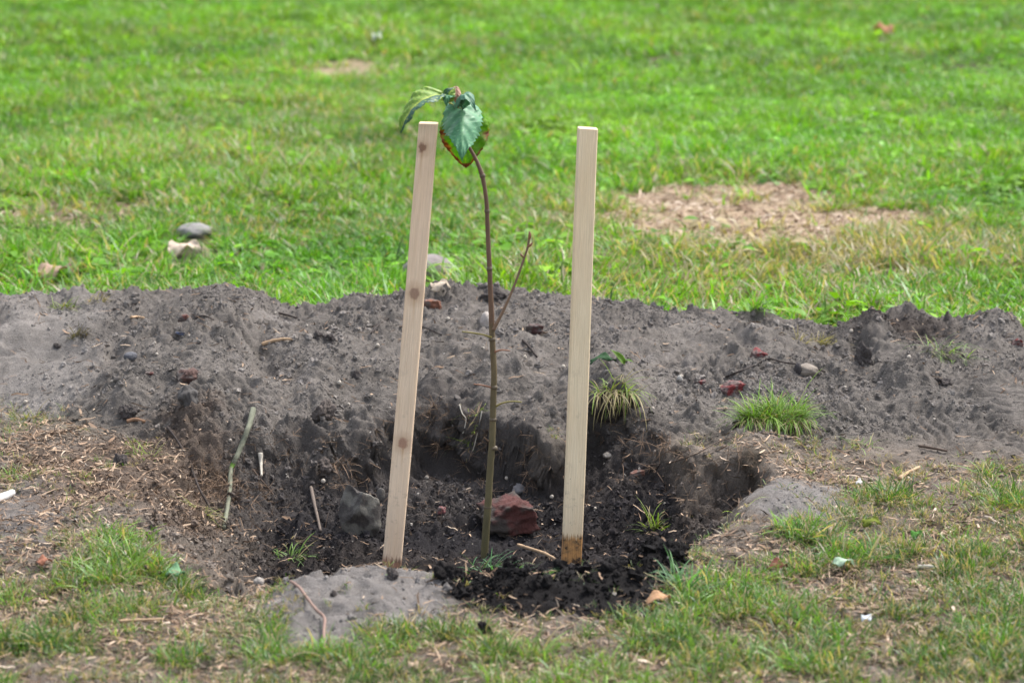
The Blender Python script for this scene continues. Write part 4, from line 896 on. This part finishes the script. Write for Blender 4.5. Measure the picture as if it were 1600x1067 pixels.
# ------------------------------------------------------------------ sods and single tufts
def grass_thing(name, px, py, wpx, n, l0, l1, label, cat='grass tuft', green=(.085, .155, .025), drycol=(.26, .21, .11), pdry=.3, hang=0, soil=None, seed=1, lean=.5, curl=1.2, w=.0028, depth=.5, up=0):
    p = P(px, py); d = p.y; W = wpx / F * d; r = np.random.default_rng(seed); root_e = empty(name, p); tag(root_e, label, cat)
    if soil:
        hh = soil / F * d; bm = bmesh.new(); bmesh.ops.create_icosphere(bm, subdivisions=5, radius=.5); o = Vector((seed * 3.1, 2, 5))
        for v in bm.verts:
            v.co *= 1 + .45 * mnoise.noise(v.co * 2.4 + o) + .22 * mnoise.noise(v.co * 7 + o) + .12 * mnoise.noise(v.co * 16 + o)
            v.co = Vector((v.co.x * W * 1.0, v.co.y * W * depth, v.co.z * hh * 1.15 - hh * .42))
        me = bpy.data.meshes.new('soil_clump'); bm.to_mesh(me); bm.free(); me.polygons.foreach_set('use_smooth', [True] * len(me.polygons))
        ca = me.color_attributes.new('col', 'FLOAT_COLOR', 'POINT'); nv_ = len(me.vertices); ca.data.foreach_set('color', np.tile(np.array((.052, .042, .038, 1), np.float32), nv_))
        so_ = link('soil_clump', me, M_SOIL, root_e); so_.location = (0, W * .1, 0)
    a = r.random(n) * 6.283; q = np.sqrt(r.random(n)); rx = np.cos(a) * q * W * .46; ry = np.sin(a) * q * W * depth * .46 + W * .08
    rz = (H(rx + p.x, ry + p.y) - p.z) if not soil else np.sqrt(np.clip(1 - q * q, 0, 1)) * soil / F * d * .25 + up
    head = np.arctan2(ry, rx) * .6 + r.normal(0, 1.0, n) + r.uniform(-1, 1) + .8 * np.sin(rx * 90 + seed)
    L = (l0 + (l1 - l0) * r.random(n) ** 1.6) * (.7 + .6 * np.abs(np.sin(rx * 60 + seed * 2))) * np.where(r.random(n) < .06, 1.5, 1); ln = np.abs(r.normal(lean, .35, n)) + .5 * q; cu = curl * (.3 + r.random(n))
    hg = (r.random(n) < hang) & (ry < W * .1)
    ln = np.where(hg, 1.2 + .4 * r.random(n), ln); cu = np.where(hg, 1.5, cu); head = np.where(hg, -1.57 + r.normal(0, .5, n), head); L = np.where(hg, L * 1.25, L)
    V, f4, f3, c = blades(n, np.stack([rx, ry, rz - .003], -1), L, w * r.uniform(.6, 1.2, n), head, ln, cu, 5, None, None, r)
    g = np.array(green) * (.65 + .7 * c[:, :1]) + np.array((.05, .03, 0)) * c[:, :1]; dd = (c[:, 2:] < pdry + .35 * hg.repeat(11)[:, None]); cc = np.where(dd, np.array(drycol) * (.6 + .7 * c[:, :1]), g)
    lo = np.clip(1 - c[:, 1:2] * 4, 0, 1) * .5; cc = cc * (1 - lo) + np.array((.16, .14, .08)) * lo
    b = link('blades', mesh_np('blades', V, f4, f3, cc), M_BLADE, root_e); b['kind'] = 'stuff'
    return root_e
grass_thing('grass_sod', 1212, 660, 122, 1250, .030, .082, 'broad round sod of green grass overhanging the hole at right', 'sod', (.12, .24, .03), pdry=.18, hang=.34, soil=46, seed=1, depth=.55)
grass_thing('grass_sod', 960, 618, 74, 230, .03, .095, 'drooping sod of grass right of the clear stake', 'sod', (.13, .21, .04), pdry=.35, hang=.65, soil=40, seed=2, lean=.8)
grass_thing('grass_sprig', 742, 655, 50, 60, .02, .055, 'yellow green sprig on the back rim left of the stem', 'sprig', (.15, .22, .03), pdry=.15, seed=3, lean=.9)
grass_thing('grass_sod', 1478, 556, 80, 130, .035, .085, 'tuft of long grass sprouting in the dip of the right mound', 'sod', (.10, .19, .035), pdry=.4, seed=4, lean=.9)
grass_thing('grass_tuft', 100, 480, 42, 90, .02, .045, 'small pale green tuft near the crest at far left', green=(.13, .19, .05), pdry=.3, seed=5)
grass_thing('dead_grass_tuft', 153, 472, 40, 50, .02, .05, 'small brown dead tuft right of the pale green one', green=(.18, .14, .08), pdry=.8, seed=6)
grass_thing('dead_grass_tuft', 120, 528, 34, 90, .015, .045, 'dark matted root tuft above the trodden patch', green=(.07, .055, .04), drycol=(.10, .08, .055), pdry=.8, seed=7)
grass_thing('grass_tuft', 225, 715, 48, 46, .03, .07, 'sparse bright green tuft among the litter at left', green=(.15, .22, .03), pdry=.25, seed=8, lean=.8)
grass_thing('grass_tuft', 312, 795, 44, 60, .03, .07, 'yellowing tuft just left of the mossy stick foot', green=(.15, .18, .03), pdry=.4, seed=9, lean=.9)
grass_thing('grass_tuft', 1020, 830, 26, 60, .03, .085, 'narrow green tuft in the hole right of the clear stake', green=(.10, .17, .03), pdry=.35, seed=10, lean=.3)
grass_thing('grass_tuft', 1155, 805, 26, 14, .03, .06, 'few bright blades on the right rim of the hole', green=(.20, .30, .02), pdry=.05, seed=11, lean=.7, w=.004)
grass_thing('grass_tuft', 1285, 540, 54, 90, .02, .05, 'dry brown tuft on the crest left of the right mound', green=(.14, .13, .06), pdry=.7, seed=12)
grass_thing('grass_tuft', 1245, 528, 30, 36, .02, .05, 'thin buff tuft on the crest right of the shards', green=(.22, .18, .10), pdry=.8, seed=13)
grass_thing('grass_tuft', 40, 655, 44, 60, .02, .055, 'thin pale tuft on bare soil at far left', green=(.15, .18, .06), pdry=.35, seed=14, lean=.3)
grass_thing('grass_tuft', 1350, 700, 60, 40, .03, .075, 'loose green blades on the wood chips left of the boot print', green=(.12, .20, .05), pdry=.2, seed=15, lean=1.0)
grass_thing('grass_tuft', 1555, 740, 110, 160, .05, .12, 'long flat green blades lying at the right edge', green=(.09, .20, .025), pdry=.15, seed=16, lean=1.25, w=.0045)
grass_thing('grass_tuft', 1580, 800, 70, 70, .05, .11, 'long yellow green blades below those at the right edge', green=(.15, .20, .02), pdry=.2, seed=17, lean=1.0, w=.005)
grass_thing('grass_tuft', 757, 893, 46, 50, .03, .07, 'bluish green tuft in front of the sapling foot', green=(.055, .18, .08), pdry=.05, seed=18, lean=.5, w=.004)
grass_thing('grass_tuft', 822, 893, 90, 60, .02, .05, 'low bluish green tuft between stem and clear stake', green=(.06, .16, .07), pdry=.15, seed=19, lean=.8, w=.003)
grass_thing('grass_tuft', 1072, 925, 60, 90, .05, .11, 'tall bluish green tuft at the right end of the peat', green=(.055, .17, .07), pdry=.1, seed=20, lean=.5, w=.0035)
grass_thing('grass_tuft', 455, 870, 50, 70, .03, .06, 'green tuft at the left front rim of the hole', green=(.10, .20, .05), pdry=.2, seed=21)
grass_thing('grass_tuft', 283, 335, 46, 90, .05, .10, 'deep green tuft in the lawn above the pale grey stone', green=(.06, .20, .015), pdry=.0, seed=22, lean=.35, w=.005)
grass_thing('grass_tuft', 1180, 480, 44, 110, .04, .09, 'deep green tuft in the lawn edge behind the heap', green=(.12, .28, .03), pdry=.05, seed=23, lean=.4, w=.004)
grass_thing('dead_grass_tuft', 455, 850, 60, 80, .02, .05, 'matted brown roots at the left of the hole floor', green=(.15, .12, .05), drycol=(.14, .09, .05), pdry=.7, seed=24, lean=1.1)
# upright leaf of a dock plant
dk = empty('dock_seedling', P(972, 570)); tag(dk, 'bright green upright leaf blade on the heap beside the clear stake', 'seedling')
leaf('leaf', P(975, 570, .004), P(975, 570, .0) + Vector((-.034, -.01, .040)), .018, (.3, -.8, .5), lambda t, s, v, r: (.16, .27, .035), dk, M_LEAF, .5, .1, 0, 14, 6)
leaf('leaf', P(975, 570, .004), P(975, 570, .0) + Vector((.022, -.015, .010)), .014, (.1, -.4, .9), lambda t, s, v, r: (.13, .22, .03), dk, M_LEAF, .4, .2, 0, 14, 6)
